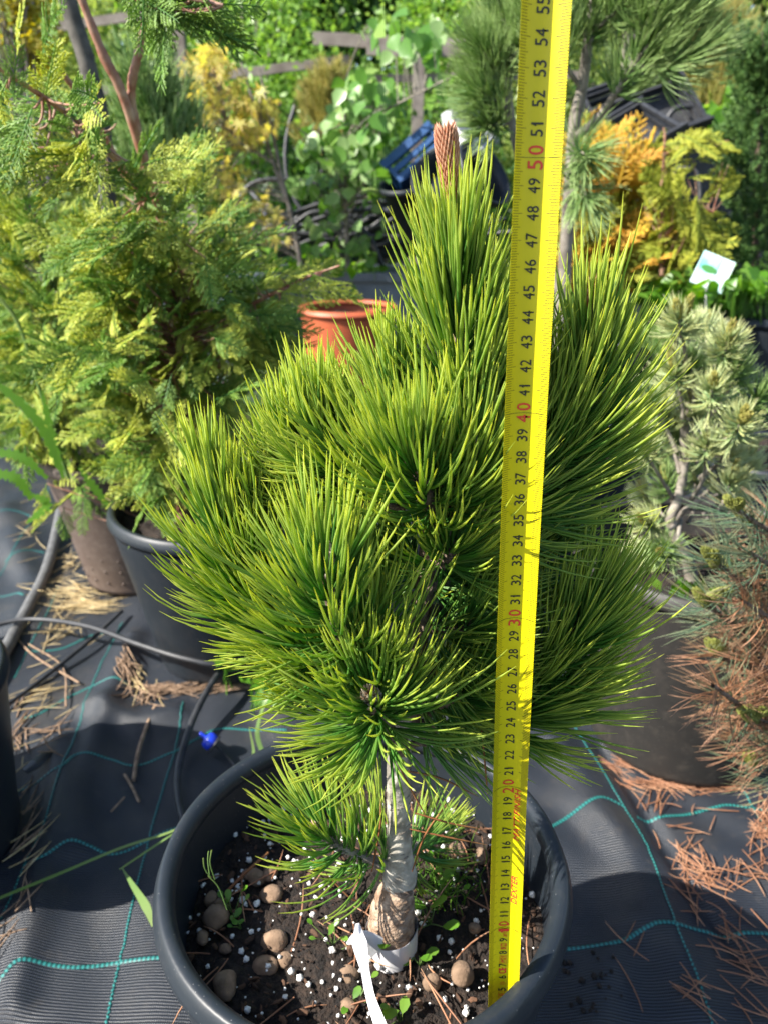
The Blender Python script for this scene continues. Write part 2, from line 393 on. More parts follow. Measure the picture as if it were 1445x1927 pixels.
fab = tag(mb.build('fabric_ground', M['fabric']), 'black woven weed fabric with teal threads covering the ground', kind='structure')
mb = MB()
gx = np.concatenate([np.linspace(-60, -8, 8), np.linspace(-6, 6, 25), np.linspace(8, 60, 8)]); gy = np.concatenate([np.linspace(-20, 0, 5), np.linspace(1, 12, 23), np.linspace(15, 120, 10)])
X, Y = np.meshgrid(gx, gy); Zg = -.03 + .03 * np.sin(X * 1.3) * np.sin(Y * .9) * (np.abs(Y) > 3)
nx, ny = len(gx), len(gy); i = np.arange(ny - 1)[:, None]; j = np.arange(nx - 1)[None]
mb.add(np.stack([X, Y, Zg], -1), quads=np.stack([i * nx + j, i * nx + j + 1, (i + 1) * nx + j + 1, (i + 1) * nx + j], -1))
tag(mb.build('ground', M['earth']), 'green and brown earth beyond the fabric', kind='structure')

def stripe(pts, wd):
    p = np.array([Gd(*a) for a in pts]); n_ = max(30, int(np.linalg.norm(np.diff(p, axis=0), axis=1).sum() / .003))
    p = smooth_path(p, n_); d = norm(np.gradient(p, axis=0)); nrm = np.stack([-d[:, 1], d[:, 0], 0 * d[:, 0]], -1)
    s = np.concatenate([[0], np.cumsum(np.linalg.norm(np.diff(p, axis=0), axis=1))])
    wob = .0007 * np.sin(s * 2 * np.pi / .006)[:, None] * nrm if wd < .0035 else 0
    V = []
    for k in (-1, -.3, .3, 1):
        qd = p + nrm * wd * .5 * k + wob; qd[:, 2] = gh(qd[:, 0], qd[:, 1]) + (.0012 if abs(k) < .5 else .0004); V.append(qd)
    V = np.stack(V, 1).reshape(-1, 3); K = len(p); i = np.arange(K - 1)[:, None]; j = np.arange(3)[None]
    Q = np.stack([i * 4 + j, (i + 1) * 4 + j, (i + 1) * 4 + j + 1, i * 4 + j + 1], -1).reshape(-1, 4)
    m_ = MB(); m_.add(V, quads=Q, t=np.repeat(s * 2 * np.pi / .0045, 4)); m_.build('woven_stripe', M['teal'], fab)
for pts in [[(230, 1169), (221, 1186), (173, 1294), (145, 1397), (121, 1455), (85, 1566), (48, 1632), (0, 1732), (-60, 1850)],
            [(346, 1321), (329, 1418), (308, 1480), (280, 1580), (225, 1808), (201, 1926), (180, 2010)],
            [(0, 1086), (41, 1024), (76, 961), (100, 900)], [(28, 1276), (52, 1228), (86, 1169), (110, 1110)],
            [(1070, 1350), (1101, 1400), (1123, 1434), (1151, 1489), (1172, 1523), (1216, 1600), (1268, 1751), (1308, 1843), (1345, 1950)],
            [(1395, 1480), (1407, 1502), (1425, 1538), (1470, 1620)]]: stripe(pts, .0024)
for pts in [[(-40, 1880), (0, 1857), (45, 1822), (138, 1819), (225, 1808), (306, 1805), (380, 1800)],
            [(48, 1635), (86, 1625), (131, 1594), (173, 1595), (214, 1604), (277, 1580), (335, 1560)],
            [(20, 1490), (52, 1480), (118, 1459), (149, 1433), (208, 1433), (256, 1440), (329, 1416), (346, 1404), (381, 1384), (415, 1371), (484, 1371), (540, 1375)],
            [(40, 1352), (73, 1345), (138, 1307), (208, 1287), (270, 1300)], [(55, 1228), (118, 1218), (180, 1190), (225, 1190)],
            [(-20, 1127), (0, 1127), (35, 1127), (48, 1134)], [(10, 1060), (31, 1051), (62, 1041), (86, 1041)], [(-10, 978), (0, 975), (35, 972), (69, 980)],
            [(1000, 1590), (1046, 1554), (1092, 1529), (1132, 1514), (1172, 1523)], [(1197, 1539), (1246, 1535), (1339, 1519), (1370, 1515), (1412, 1521), (1480, 1530)],
            [(1000, 1785), (1066, 1785), (1154, 1783), (1209, 1759), (1246, 1751), (1339, 1756), (1445, 1759), (1500, 1762)]]: stripe(pts, .0043)

# ------------------------------------------------------------------ pots
def make_pot(name, c, Rt, Rb, H, label, mat, soil=.06, rimw=.0075, group=None, holes=0, soilmat=None, ribs=False):
    root = thing(name, (c[0], c[1], c[2]), label, 'plant pot', group)
    t = .0035
    body = [(0.0, .006), (Rb - .012, .006), (Rb - .004, .0), (Rb, .004), (Rb + .002, .012)]
    for k in range(1, 13):
        u = k / 12; body.append((Rb + (Rt - rimw * .75 - Rb) * u, .012 + (H - .024 - .012) * u))
        if ribs and k in (9,): body.append((Rb + (Rt - rimw * .75 - Rb) * u + .004, .012 + (H - .024 - .012) * u + .001))
    inner = [(Rb + (Rt - rimw * .75 - Rb) * u - t, .014 + (H - .026) * u) for u in np.linspace(1, 0, 12)] + [(0, .014)]
    m_ = MB(); lathe(m_, body, c, 96, r=.5)
    m2 = MB(); lathe(m_, inner, c, 96, r=.5)
    m_.build('pot_body', mat, root)
    a = np.linspace(0, 2 * np.pi, 13)[:-1]
    ring = [(Rt - rimw + rimw * np.cos(x) * 1.0, H - .009 + .009 * np.sin(x) - (.004 if np.cos(x) > .5 else 0)) for x in np.linspace(-.5 * np.pi, 1.5 * np.pi, 20)]
    m_ = MB(); lathe(m_, ring, c, 120); m_.build('rim', mat, root)
    if soil is not None:
        Rs = Rb + (Rt - rimw - Rb) * (1 - soil / H) - .001
        n_ = 46; rr_ = np.linspace(0, Rs, n_); aa = np.arange(110) * 2 * np.pi / 110
        RR, AA = np.meshgrid(rr_, aa, indexing='ij')
        X, Y = c[0] + RR * np.cos(AA), c[1] + RR * np.sin(AA)
        g = np.random.default_rng(5); Z = c[2] + H - soil + .006 * np.sin(X * 31) * np.sin(Y * 27 + 1) + .0035 * np.sin(X * 93 + 40 * Y) * np.sin(Y * 85) + g.normal(size=X.shape) * .0013
        Q = np.array([[i * 110 + j, i * 110 + (j + 1) % 110, (i + 1) * 110 + (j + 1) % 110, (i + 1) * 110 + j] for i in range(n_ - 1) for j in range(110)])
        m_ = MB(); m_.add(np.stack([X, Y, Z], -1), quads=Q[:, ::-1])
        tag(m_.build('potting_soil', soilmat or M['soil'], root), kind='stuff')
    return root
PC = (-.014, .397, 0.0); PH = CAMZ - .425
SOILZ = PH - .062
pot0 = make_pot('plant_pot', PC, .142, .105, PH, 'large open black plastic pot in front holding the measured pine', M['pot'], soil=.062)
make_pot('plant_pot', (-.25, 1.085, 0), .165, .115, .262, 'black plastic pot under the big feathery conifer at left', M['pot'], soil=.03)
DIMP = []
b_ = make_pot('plant_pot', (-.475, 1.345, 0), .15, .10, .26, 'brown plastic pot with small dimples behind the black pot', M['pot_brown'], soil=.02)
mb = MB()
for az in np.arange(-170, -20, 16):
    for k in range(9):
        z = .03 + k * .025; rad = .10 + (.142 - .10) * z / .26 + .0005
        p = np.array([-.475 + rad * math.cos(R(az)), 1.345 + rad * math.sin(R(az)), z]); V, Q = blobmesh(1, amp=0)
        mb.add(V * .0022 + p * [1, 1, 1] - np.array([math.cos(R(az)), math.sin(R(az)), 0]) * .0012, quads=Q)
for k_ in b_.children:
    if k_.name.startswith('pot_body'): bpy.data.objects.remove(k_); break
t_Rt, t_Rb, t_H = .15, .10, .26
prof = [(0, .006), (.088, .006), (.1, .004)] + [(.1 + (.15 - .007 - .1) * u, .012 + (t_H - .036) * u) for u in np.linspace(0, 1, 13)] + [(.1 + (.143 - .1) * u - .004, .014 + (t_H - .026) * u) for u in np.linspace(1, 0, 12)] + [(0, .014)]
lathe(mb, prof, (-.475, 1.345, 0), 96)
mb.build('pot_body', M['pot_brown'], b_)
make_pot('plant_pot', (-.552, .66, 0), .150, .125, .225, 'black plastic pot cut off by the left edge of the photo', M['pot'], soil=.03)
make_pot('plant_pot', (.41, .875, 0), .170, .120, .285, 'dusty dark grey pot at right holding the short needled pine', M['pot_dusty'], soil=.05)
make_pot('plant_pot', (.70, .60, 0), .15, .11, .26, 'dark pot under the browning pine at the right edge', M['pot_dusty'], soil=.03)
tp = W(655, 575, 2.5)
make_pot('terracotta_pot', (tp[0], 2.5, 0), .160, .12, tp[2], 'orange terracotta coloured pot behind the pine on the left of its top', M['terracotta'], soil=.04, rimw=.014)
rp = W(1420, 580, 1.95)
make_pot('plant_pot', (rp[0], 1.95, 0), .20, .15, rp[2], 'tall black pot full of weeds below the dark columnar conifer', M['pot'], soil=.02)
rp2 = W(1130, 520, 2.05)
make_pot('plant_pot', (rp2[0], 2.05, 0), .15, .11, .30, 'black pot hidden behind the pine under the golden conifer', M['pot'], soil=.02)
make_pot('plant_pot', (.33, 1.32, 0), .15, .11, .28, 'black pot behind the pine under the tall long needled pine', M['pot'], soil=.02)
rq = W(1440, 745, 1.45)
make_pot('plant_pot', (rq[0] + .06, 1.50, 0), .15, .11, .20, 'low black pot at the right edge among grey fabric', M['pot'], soil=.02)

# bits on the soil of the front pot
def soil_pt(px, py): return Gd(px, py, SOILZ)
mb = MB(); V, Q = blobmesh(3)
N = 520; a = rng.random(N) * 2 * np.pi; rr_ = .128 * np.sqrt(rng.random(N))
pos = np.stack([PC[0] + rr_ * np.cos(a), PC[1] + rr_ * np.sin(a), np.full(N, SOILZ + .003)], -1)
pos[:, 2] += .006 * np.sin(pos[:, 0] * 31) * np.sin(pos[:, 1] * 27 + 1)
g3 = np.round(V * 1.6) / 1.6; V = V * .45 + g3 * .55
scatter(mb, (V * np.array([1, .8, .8]), Q, [], np.zeros(len(V))), pos[:N], frames(rng.normal(size=(N, 3))), .0006 + .0024 * rng.random(N) ** 3.0)
tag(mb.build('perlite_grains', M['perlite']), 'white perlite grains scattered over the soil of the front pot', 'perlite', kind='stuff')
mb = MB(); N = 700; a = rng.random(N) * 2 * np.pi; rr_ = .130 * np.sqrt(rng.random(N))
pos = np.stack([PC[0] + rr_ * np.cos(a), PC[1] + rr_ * np.sin(a), SOILZ + .002 + .003 * rng.random(N)], -1)
pos[:, 2] += .006 * np.sin(pos[:, 0] * 31) * np.sin(pos[:, 1] * 27 + 1)
scatter(mb, (V * np.array([1, .42, .22]), Q, [], np.zeros(len(V))), pos, frames(rng.normal(size=(N, 3)) * [1, 1, .3]), .0010 + .0042 * rng.random(N) ** 2.4)
tag(mb.build('bark_chips', M['chips']), 'dark brown bark crumbs mixed into the soil of the front pot', 'bark chips', kind='stuff')
PEB = [(512, 1682, 21), (405, 1722, 25), (398, 1690, 14), (383, 1765, 15), (517, 1772, 24), (503, 1815, 20), (537, 1807, 15), (425, 1850, 25), (658, 1833, 19), (812, 1847, 16), (869, 1830, 22), (484, 1648, 17), (467, 1645, 12), (655, 1893, 15), (425, 1785, 12), (508, 1640, 16), (860, 1600, 18), (905, 1610, 16), (893, 1745, 12), (413, 1700, 11), (960, 1670, 13)]
for i, (px, py, rad) in enumerate(PEB):
    p = soil_pt(px, py + rad * .4); Zc = np.linalg.norm(p - [0, 0, CAMZ]); rw = rad / FPX * Zc * .84
    V, Q = blobmesh(20 + i, amp=.17); m_ = MB()
    rot = rotm(rng.integers(0, 40), rng.integers(0, 40), rng.integers(0, 180))
    m_.add((V * np.array([1.15, .95, .85]) * rw) @ rot.T + np.array([p[0], p[1], SOILZ + rw * .40]), quads=Q)
    side = 'left' if px < 640 else 'right'
    desc = {0: 'round brown clay pebble just above the pair left of the trunk', 1: 'biggest brown clay pebble near the left pot wall', 4: 'cracked brown clay pebble midway between pot wall and white tag', 7: 'large brown clay pebble at the lower left of the soil',
            8: 'clay pebble beside the lower left of the white paper tag', 10: 'wide flat clay pebble left of the tape foot', 9: 'small round clay pebble between tag and wide flat pebble', 13: 'clay pebble beside the hanging tail of the tag, partly buried'}.get(i)
    if desc is None:
        desc = {2: 'small clay pebble touching the top of the biggest left pebble', 3: 'small clay pebble against the left wall below the biggest one', 5: 'broken clay pebble just below the cracked one left of the tag', 6: 'smallest clay pebble right of the broken one left of the tag',
                11: 'clay pebble in the row under the left needle tuft, middle one', 12: 'clay pebble in the row under the left needle tuft, leftmost one', 14: 'tiny clay pebble right of the small green clover sprigs', 15: 'dark clay pebble in the row under the left needle tuft, rightmost one',
                16: 'pale clay pebble behind the trunk at the far side of the soil', 17: 'pale clay pebble behind the trunk nearest to the tape', 18: 'little clay pebble left of the tape near the grass tuft', 19: 'tiny clay pebble between the two left wall pebbles', 20: 'brown clay pebble right of the tape in the soil'}[i]
    tag(m_.build('clay_pebble', M['pebble'], origin=(p[0], p[1], SOILZ)), desc, 'pebble', 'clay pebbles on the soil of the front pot')

# ------------------------------------------------------------------ tape measure
tape = thing('measuring_tape', camw(.0705, .0504 + .30 * .933 - .005, .3675 + .30 * .36), 'bright yellow steel measuring tape standing upright in the front pot', 'measuring tape')
def tapeX(s):
    a, b, c = .05, .30, .50
    return .0702 * (s - b) * (s - c) / ((a - b) * (a - c)) + .0624 * (s - a) * (s - c) / ((b - a) * (b - c)) + .0583 * (s - a) * (s - b) / ((c - a) * (c - b))
TW = .0178; SAG = .0048
_k = np.array([camw(tapeX(s), .0504 + (.30 - s) * .933, .3675 + (.30 - s) * .36) for s in (.0, .6)])
TN = norm(np.cross(norm(_k[1] - _k[0]), [1, 0, 0])); TN = TN if TN[1] < 0 else -TN      # towards the viewer
def tp_(s, u, off=0.0):
    """s metres up the tape, u metres across from the middle, off = above the printed face"""
    s = np.atleast_1d(np.asarray(s, float)); u = np.atleast_1d(np.asarray(u, float))
    X = np.array([tapeX(x) for x in s]); Yc = .0504 + (.30 - s) * .933; Zc = .3675 + (.30 - s) * .36
    # small lens shift at the top of the picture
    P = np.stack([X, Zc * cP - Yc * sP, CAMZ - Zc * sP - Yc * cP], -1)
    h = SAG * (2 * u / TW) ** 2
    return P + np.stack([u, 0 * u, 0 * u], -1) + TN * (h + off)[:, None]
ss = np.linspace(.005, .66, 132); uu = np.linspace(-.5, .5, 25) * TW
S, U = np.meshgrid(ss, uu, indexing='ij')
V1 = tp_(S.ravel(), U.ravel()); V2 = tp_(S.ravel(), U.ravel(), -.00025)
nS, nU = len(ss), len(uu); i = np.arange(nS - 1)[:, None]; j = np.arange(nU - 1)[None]
Q1 = np.stack([i * nU + j, i * nU + j + 1, (i + 1) * nU + j + 1, (i + 1) * nU + j], -1).reshape(-1, 4)
m_ = MB(); m_.add(V1, quads=Q1); m_.add(V2, quads=Q1[:, ::-1])
eL = np.arange(nS) * nU; eR = eL + nU - 1; off = nS * nU
Vb = np.concatenate([V1, V2])
Qe = [[eL[k], eL[k + 1], off + eL[k + 1], off + eL[k]] for k in range(nS - 1)] + [[eR[k + 1], eR[k], off + eR[k], off + eR[k + 1]] for k in range(nS - 1)]
m_.add(Vb, quads=Qe)
m_.build('tape_blade', M['tape_yellow'], tape)
m_ = MB()
def tick(s, u0, u1, wd, mbx):
    us = np.linspace(u0, u1, 5); a = tp_(np.full(5, s - wd / 2), us, .00012); b = tp_(np.full(5, s + wd / 2), us, .00012)
    mbx.add(np.concatenate([a, b]), quads=[[k, k + 1, 6 + k, 5 + k] for k in range(4)])
for mm in range(20, 620):
    s = mm / 1000; k = mm % 10
    L = .0043 if k == 0 else (.0036 if k == 5 else .0027)
    tick(s, -TW / 2 + .0001, -TW / 2 + L, .00020, m_)
    Lr = .0042 if k == 0 else (.0036 if k == 5 else .0030)
    tick(s, TW / 2 - Lr, TW / 2 - .0001, .00030, m_)
    if mm % 100 == 0: tick(s, -TW / 2 + .0001, TW / 2 - .0001, .00018, m_)
m_.build('scale_ticks', M['ink_tick'], tape)
dg = bpy.context.evaluated_depsgraph_get()
def text_mesh(txt):
    cu = bpy.data.curves.new('t', 'FONT'); cu.body = txt; cu.size = 1.0; cu.resolution_u = 3
    o = bpy.data.objects.new('t', cu); COL.objects.link(o)
    bpy.context.view_layer.update(); d = bpy.context.evaluated_depsgraph_get()
    me = bpy.data.meshes.new_from_object(o.evaluated_get(d))
    v = np.array([x.co[:] for x in me.vertices]); me.calc_loop_triangles(); tr = np.array([t.vertices[:] for t in me.loop_triangles])
    bpy.data.objects.remove(o); bpy.data.curves.remove(cu); bpy.data.meshes.remove(me)
    v[:, :2] -= v[:, :2].min(0); return v[:, :2], tr
CACHE = {}
ONE = (np.array([[.0,0],[.42,0],[.42,1],[.0,1],[-.0,.80],[-.30,.70],[-.30,.56],[0,.62]]) , np.array([[0,1,2],[0,2,3],[4,5,6],[4,6,7]]))
def print_on_tape(mbx, txt, s0, s1, uc, h, bold=.0, off=.00016, slant=0):
    """text runs up the tape from s0 to s1, letter tops point left, centred at uc"""
    if txt not in CACHE: CACHE[txt] = text_mesh(txt)
    v, tr = CACHE[txt]
    if txt == '1': v, tr = ONE; v = (v + [.3, 0]) / [.72, 1]
    else: v = v / v.max(0)
    for dx, dy in ([(0, 0)] if not bold else [(-bold, 0), (bold, 0), (0, bold), (0, -bold)]):
        s = s0 + v[:, 0] * (s1 - s0) + dx + slant * v[:, 1] * h; u = uc + h / 2 - v[:, 1] * h + dy
        mbx.add(tp_(s, u, off + .00001 * (dx > 0) + .00002 * (dy > 0) + .00003 * (dy < 0)), tris=tr)
blk, red = MB(), MB()
for n_ in range(2, 62):
    s = n_ / 100; U0 = -.0003
    if n_ % 10 == 0:
        h = .0058; t_ = str(n_)
        print_on_tape(red, t_[0], s - .0042, s - .0010, U0, h, .00008); print_on_tape(red, t_[1], s + .0010, s + .0042, U0, h, .00008)
    elif n_ < 10: print_on_tape(blk, str(n_), s - .0012, s + .0012, U0, .0044, .00006)
    else:
        t_ = str(n_)
        for k, ch in enumerate(t_):
            wd = .0011 if ch == '1' else .0024
            cc = s - .0015 + k * .0030
            print_on_tape(blk, ch, cc - wd / 2, cc + wd / 2, U0, .0046, .00006)
blk.build('black_numerals', M['ink_black'], tape)
red.build('red_numerals', M['ink_red'], tape); red = MB()
def txt(t_, a, b, u, h, bold=.00008, slant=0):
    print_on_tape(red, t_, a, b, u, h, bold, slant=slant)
txt('DEXTER', .1195, .1395, .0046, .0028, .00008, .18)
txt('MATT FINISH', .1650, .1985, .0046, .0028, .00008, .18)
lettering = red; red = MB(); mrk = red
txt('20°C', .0925, .0962, .0006, .0020, .00004)
txt('0122', .0825, .0872, -.0001, .0034, .00006)
txt('CE', .0630, .0675, -.0003, .0042, .00016)
txt('M21', .0722, .0768, -.0001, .0028, .00006)
txt('II', .0445, .0462, -.0006, .0026, .00008)
txt('13', .0542, .0556, .0000, .0016, .00004)
def frame_line(s0, s1, u0, u1, th=.00018):
    for a, b, c, d in ((s0, s0 + th, u0, u1), (s1 - th, s1, u0, u1), (s0 + th, s1 - th, u0, u0 + th), (s0 + th, s1 - th, u1 - th, u1)):
        us = np.linspace(c, d, 4); A = tp_(np.full(4, a), us, .00014); B = tp_(np.full(4, b), us, .00014)
        red.add(np.concatenate([A, B]), quads=[[k, k + 1, 5 + k, 4 + k] for k in range(3)])
frame_line(.0712, .0778, -.0021, .0020); frame_line(.0425, .0482, -.0024, .0013)
aa = np.linspace(0, 2 * np.pi, 25)
A = tp_(.0549 + .0013 * np.cos(aa), .0 + .0016 * np.sin(aa), .00014); B = tp_(.0549 + .00115 * np.cos(aa), .0 + .00142 * np.sin(aa), .00014)
red.add(np.concatenate([A, B]), quads=[[k, k + 1, 26 + k, 25 + k] for k in range(24)])
mrk.build('approval_marks', M['ink_red'], tape); lettering.build('red_lettering', M['ink_red'], tape)

# ------------------------------------------------------------------ the measured pine
def bend_paths(p0, d0, d1, L, K=7, power=1.0):
    """needle centre lines starting at p0 along d0 turning to d1"""
    N = len(p0); u = np.linspace(0, 1, K - 1)[None, :, None] ** power
    d = norm(d0[:, None] * (1 - u) + d1[:, None] * u)
    st = np.concatenate([np.zeros((N, 1, 3)), np.cumsum(d, 1)], 1) / (K - 1)
    return p0[:, None] + st * np.asarray(L).reshape(-1, 1, 1)
def along(path, u):
    n_ = len(path); x = u * (n_ - 1); i = np.minimum(x.astype(int), n_ - 2); f = (x - i)[:, None]
    return path[i] * (1 - f) + path[i + 1] * f, norm(path[i + 1] - path[i])
NR = np.array([.62, .92, 1.0, 1.0, 1.0, .92, .66, .10])
def needle_tuft(mb, path, n, L, a0=56, a1=12, u0=.0, u1=1.0, up=.62, radius=.00067, curl=.5, pair=True, pull=None, K=8, rprof=NR, bias=1.0, sides=4, jitter=.10, lj=.13):
    u = u0 + (u1 - u0) * rng.random(n) ** bias
    p, ax = along(path, u)
    Fm = frames(ax); phi = rng.random(n) * 2 * np.pi
    rad = Fm[:, :, 1] * np.cos(phi)[:, None] + Fm[:, :, 2] * np.sin(phi)[:, None]
    un = (u - u0) / max(u1 - u0, 1e-6)
    ang = np.radians(a0 + (a1 - a0) * un ** 1.3 + rng.normal(size=n) * 7)
    d0 = norm(np.cos(ang)[:, None] * ax + np.sin(ang)[:, None] * rad + rng.normal(size=(n, 3)) * jitter * .5)
    upv = np.array([0, 0, 1.0]) if pull is None else np.asarray(pull, float)
    d1 = norm(d0 * (1 - curl) + ax * curl * .6 + upv * up + rng.normal(size=(n, 3)) * jitter)
    LL = L * (1 + lj * rng.normal(size=n)) * (1 - .12 * un)
    rads = rng.random(n)
    P = bend_paths(p, d0, d1, LL, K)
    mbr = radius * (1 + .12 * rng.normal(size=(n, 1))) * rprof[None]
    tubes(mb, P, mbr, sides, r=rads)
    if pair:
        side = norm(np.cross(d0, rng.normal(size=(n, 3)))); sp = .055 + .05 * rng.random((n, 1))
        P2 = bend_paths(p, norm(d0 + side * sp), norm(d1 + side * sp * 2.2), LL * (1 + .04 * rng.normal(size=n)), K)
        tubes(mb, P2, mbr, sides, r=np.clip(rads + .1 * rng.normal(size=n), 0, 1))
def scaly_bud(mb, base, d, L, rad, n=70, open_=.35):
    """cone of overlapping pointed scales"""
    d = norm(np.asarray(d, float)[None])[0]; u = np.sort(rng.random(n)); ga = np.arange(n) * 2.39996
    F1 = frames(d[None], up=np.array([.3, .2, 1.]) if abs(d[2]) < .9 else np.array([1., .1, 0]))[0]
    prof = rad * np.sin(np.pi * (.18 + .74 * u)) ** .8
    rd = F1[:, 1][None] * np.cos(ga)[:, None] + F1[:, 2][None] * np.sin(ga)[:, None]
    p = base + d[None] * (u * L)[:, None] + rd * (prof * .55)[:, None]
    d0 = norm(d[None] + rd * (open_ + .35 * (1 - u))[:, None]); d1 = norm(d[None] + rd * .12)
    P = bend_paths(p, d0, d1, np.full(n, L * .20 + rad * .5), 5)
    tubes(mb, P, rad * .22 * np.array([.8, 1.1, .9, .5, .05]), 4, r=rng.random(n))
    tubes(mb, (base + d * np.linspace(0, 1, 8)[:, None] * L)[None], rad * np.array([.55, .75, .85, .85, .75, .6, .4, .05]), 8, r=[.9], t=0.0)
def limb(mb, path, r0, r1, sides=14, bump=.06, power=1.0):
    K = len(path); rr_ = (r0 + (r1 - r0) * np.linspace(0, 1, K) ** power) * (1 + bump * rng.normal(size=K))
    tubes(mb, path[None], rr_[None], sides, r=[.5])

F0 = .378
trunk_base = Gd(738, 1795, SOILZ)
pine = thing('pine_tree', (trunk_base[0], trunk_base[1], SOILZ), 'small grafted pine with long fresh green needles in the front pot', 'pine tree')
tr_pts = [np.array([trunk_base[0] + .0005, .3735, SOILZ - .012]), W(736, 1748, .3735), W(742, 1692, .3755), W(752, 1650, F0), W(750, 1560, F0 + .004), W(750, 1470, F0 + .005), W(752, 1400, F0 + .005), W(775, 1260, F0 + .004), W(800, 1100, F0 + .004), W(812, 980, F0 + .006), W(845, 850, F0 + .006), W(868, 720, F0 + .003), W(862, 560, F0), W(850, 420, F0)]
tpth = smooth_path(tr_pts, 150)
def trunk_r(py_list=None):
    # radius by height fraction along control points
    ctrl = [.0152, .0148, .0124, .0092, .0076, .0075, .0074, .0064, .0052, .0046, .0042, .0038, .0034, .0028]
    u = np.linspace(0, len(ctrl) - 1, 150); return np.interp(u, np.arange(len(ctrl)), ctrl) + .0022 * np.exp(-((u - 3.05) / .28) ** 2)
TRR = trunk_r()
def bark_tube(name, path, rad, mat, parent, amp, sides=40, seed=0):
    m_ = MB(); tubes(m_, path[None], rad[None], sides, r=[.5])
    v = m_.v[0]; K = len(path); c = np.repeat(path, sides, 0); d = norm(v - c)
    k1 = np.random.default_rng(seed)
    n_ = np.zeros(len(v))
    for s_ in range(12):
        kk = k1.normal(size=3) * (260 if s_ < 6 else 900); kk[2] *= 1.6
        n_ += np.sin(v @ kk + k1.random() * 6.28) * (1 if s_ < 6 else .6)
    m_.v[0] = v + d * (n_ / 6 * amp)[:, None]
    return m_.build(name, mat, parent)
i0 = 34
sub = smooth_path(tpth[:i0], 90); bark_tube('trunk_base', sub, np.interp(np.linspace(0, 1, 90), np.linspace(0, 1, i0), TRR[:i0]) * (1 + .10 * np.exp(-((np.linspace(0, 1, 90) - .55) / .3) ** 2)), M['bark_base'], pine, .0009, 48, 3)
sub = smooth_path(tpth[i0 - 3:78], 150); bark_tube('trunk', sub, np.interp(np.linspace(0, 1, 150), np.linspace(0, 1, 78 - i0 + 3), TRR[i0 - 3:78]), M['bark_pale'], pine, .00026, 40, 4)
sub = smooth_path(tpth[76:], 120); bark_tube('upper_trunk', sub, np.interp(np.linspace(0, 1, 120), np.linspace(0, 1, 150 - 76), TRR[76:]), M['bark_dark'], pine, .0008, 24, 5)
# graft collar and scar
m_ = MB(); cc = W(758, 1682, F0 - .0105); V, Q = blobmesh(12, amp=.12); m_.add(V * np.array([.0062, .003, .0024]) + cc, quads=Q); m_.build('graft_scar', M['bark_dark'], pine)
# leaf scars on the pale trunk
m_ = MB()
for k in range(70):
    u = .27 + .2 * rng.random(); p, ax = along(tpth, np.array([u])); a = rng.random() * 6.28; r_ = np.interp(u, np.linspace(0, 1, 150), TRR)
    d = np.array([math.cos(a), math.sin(a), 0]); V, Q = blobmesh(14, amp=.1)
    Rm = np.stack([np.cross([0, 0, 1], d), d, [0, 0, 1]], -1)
    m_.add((V * np.array([.0017, .0007, .0005])) @ Rm.T + p[0] + d * r_ * .98, quads=Q)
m_.build('leaf_scar', M['bark_grey'], pine)

NEED = 0
LS = .87; NS = .42
def branch(pts, r0, r1, tufts, bud=None, mat='needle', bmat='bark_dark', bare=1.0):
    """pts: (px,py,f); tufts: list of dict for needle_tuft along part of the path"""
    global NEED
    path = smooth_path([W(*p) for p in pts], 40)
    m_ = MB(); rr_ = r0 + (r1 - r0) * np.linspace(0, 1, 40); rr_ = rr_ * (1 + .10 * rng.normal(size=40)); tubes(m_, path[None], rr_[None], 12, r=[.5])
    # rough bud scales along the twig
    n_ = 90; p, ax = along(path, .15 + .85 * rng.random(n_)); Fm = frames(ax); a = rng.random(n_) * 6.28
    rd = Fm[:, :, 1] * np.cos(a)[:, None] + Fm[:, :, 2] * np.sin(a)[:, None]
    tubes(m_, bend_paths(p + rd * r1 * .8, norm(rd + ax * .8), norm(rd * .4 + ax), np.full(n_, .0032), 4), np.array([.0007, .0008, .0005, .0001]), 4)
    b = m_.build('branch', M[bmat], pine)
    m_ = MB()
    for t in tufts:
        t = dict(t); n = int(t.pop('n') * NS); L = t.pop('L') * LS; NEED += n * 2
        needle_tuft(m_, path, n, L, **t)
    m_.build('needles', M[mat], b)
    if bud:
        m_ = MB(); d = path[-1] - path[-4]
        scaly_bud(m_, path[-1] - norm(d[None])[0] * .003, d + np.array(bud[4]) if len(bud) > 4 else d, bud[0], bud[1], bud[2]); m_.build('bud', M[bud[3]], b)
    return b
# leader with its long copper candle
ld = smooth_path([W(872, 800, F0 + .003), W(866, 680, F0 + .002), W(862, 590, F0), W(857, 530, F0)], 60)
m_ = MB(); needle_tuft(m_, ld, 260, .060, a0=46, a1=9, u0=.0, up=.45, curl=.45); NEED += 860
m_.build('needles', M['needle'], pine)
m_ = MB(); cb = smooth_path([W(848, 405, F0), W(845, 330, F0 - .001), W(838, 245, F0 - .002)], 12)
tubes(m_, cb[None], (np.array([.0014, .0017, .002, .0023, .0027, .0031,   .0030, .0034, .0036, .0034, .0027, .001]))[None], 10, r=[.6], t=0.2)
n_ = 330; u = np.linspace(.0, .97, n_); p, ax = along(cb, u); Fm = frames(ax, up=np.array([0, -1., 0])); ga = np.arange(n_) * 2.39996
rd = Fm[:, :, 1] * np.cos(ga)[:, None] + Fm[:, :, 2] * np.sin(ga)[:, None]; pr = np.interp(u, np.linspace(0, 1, 12), [.0014, .0017, .002, .0023, .0027, .0031,   .0030, .0034, .0036, .0034, .0027, .001])
tubes(m_, bend_paths(p + rd * pr[:, None] * .8, norm(rd * .95 + ax), norm(rd * .30 + ax), .0040 + .0022 * u, 5), (.00045 + .00035 * u)[:, None] * np.array([.9, 1.2, 1.0, .6, .08])[None], 4, r=rng.random(n_))
m_.build('shoot_tip', M['candle'], pine)

B = branch
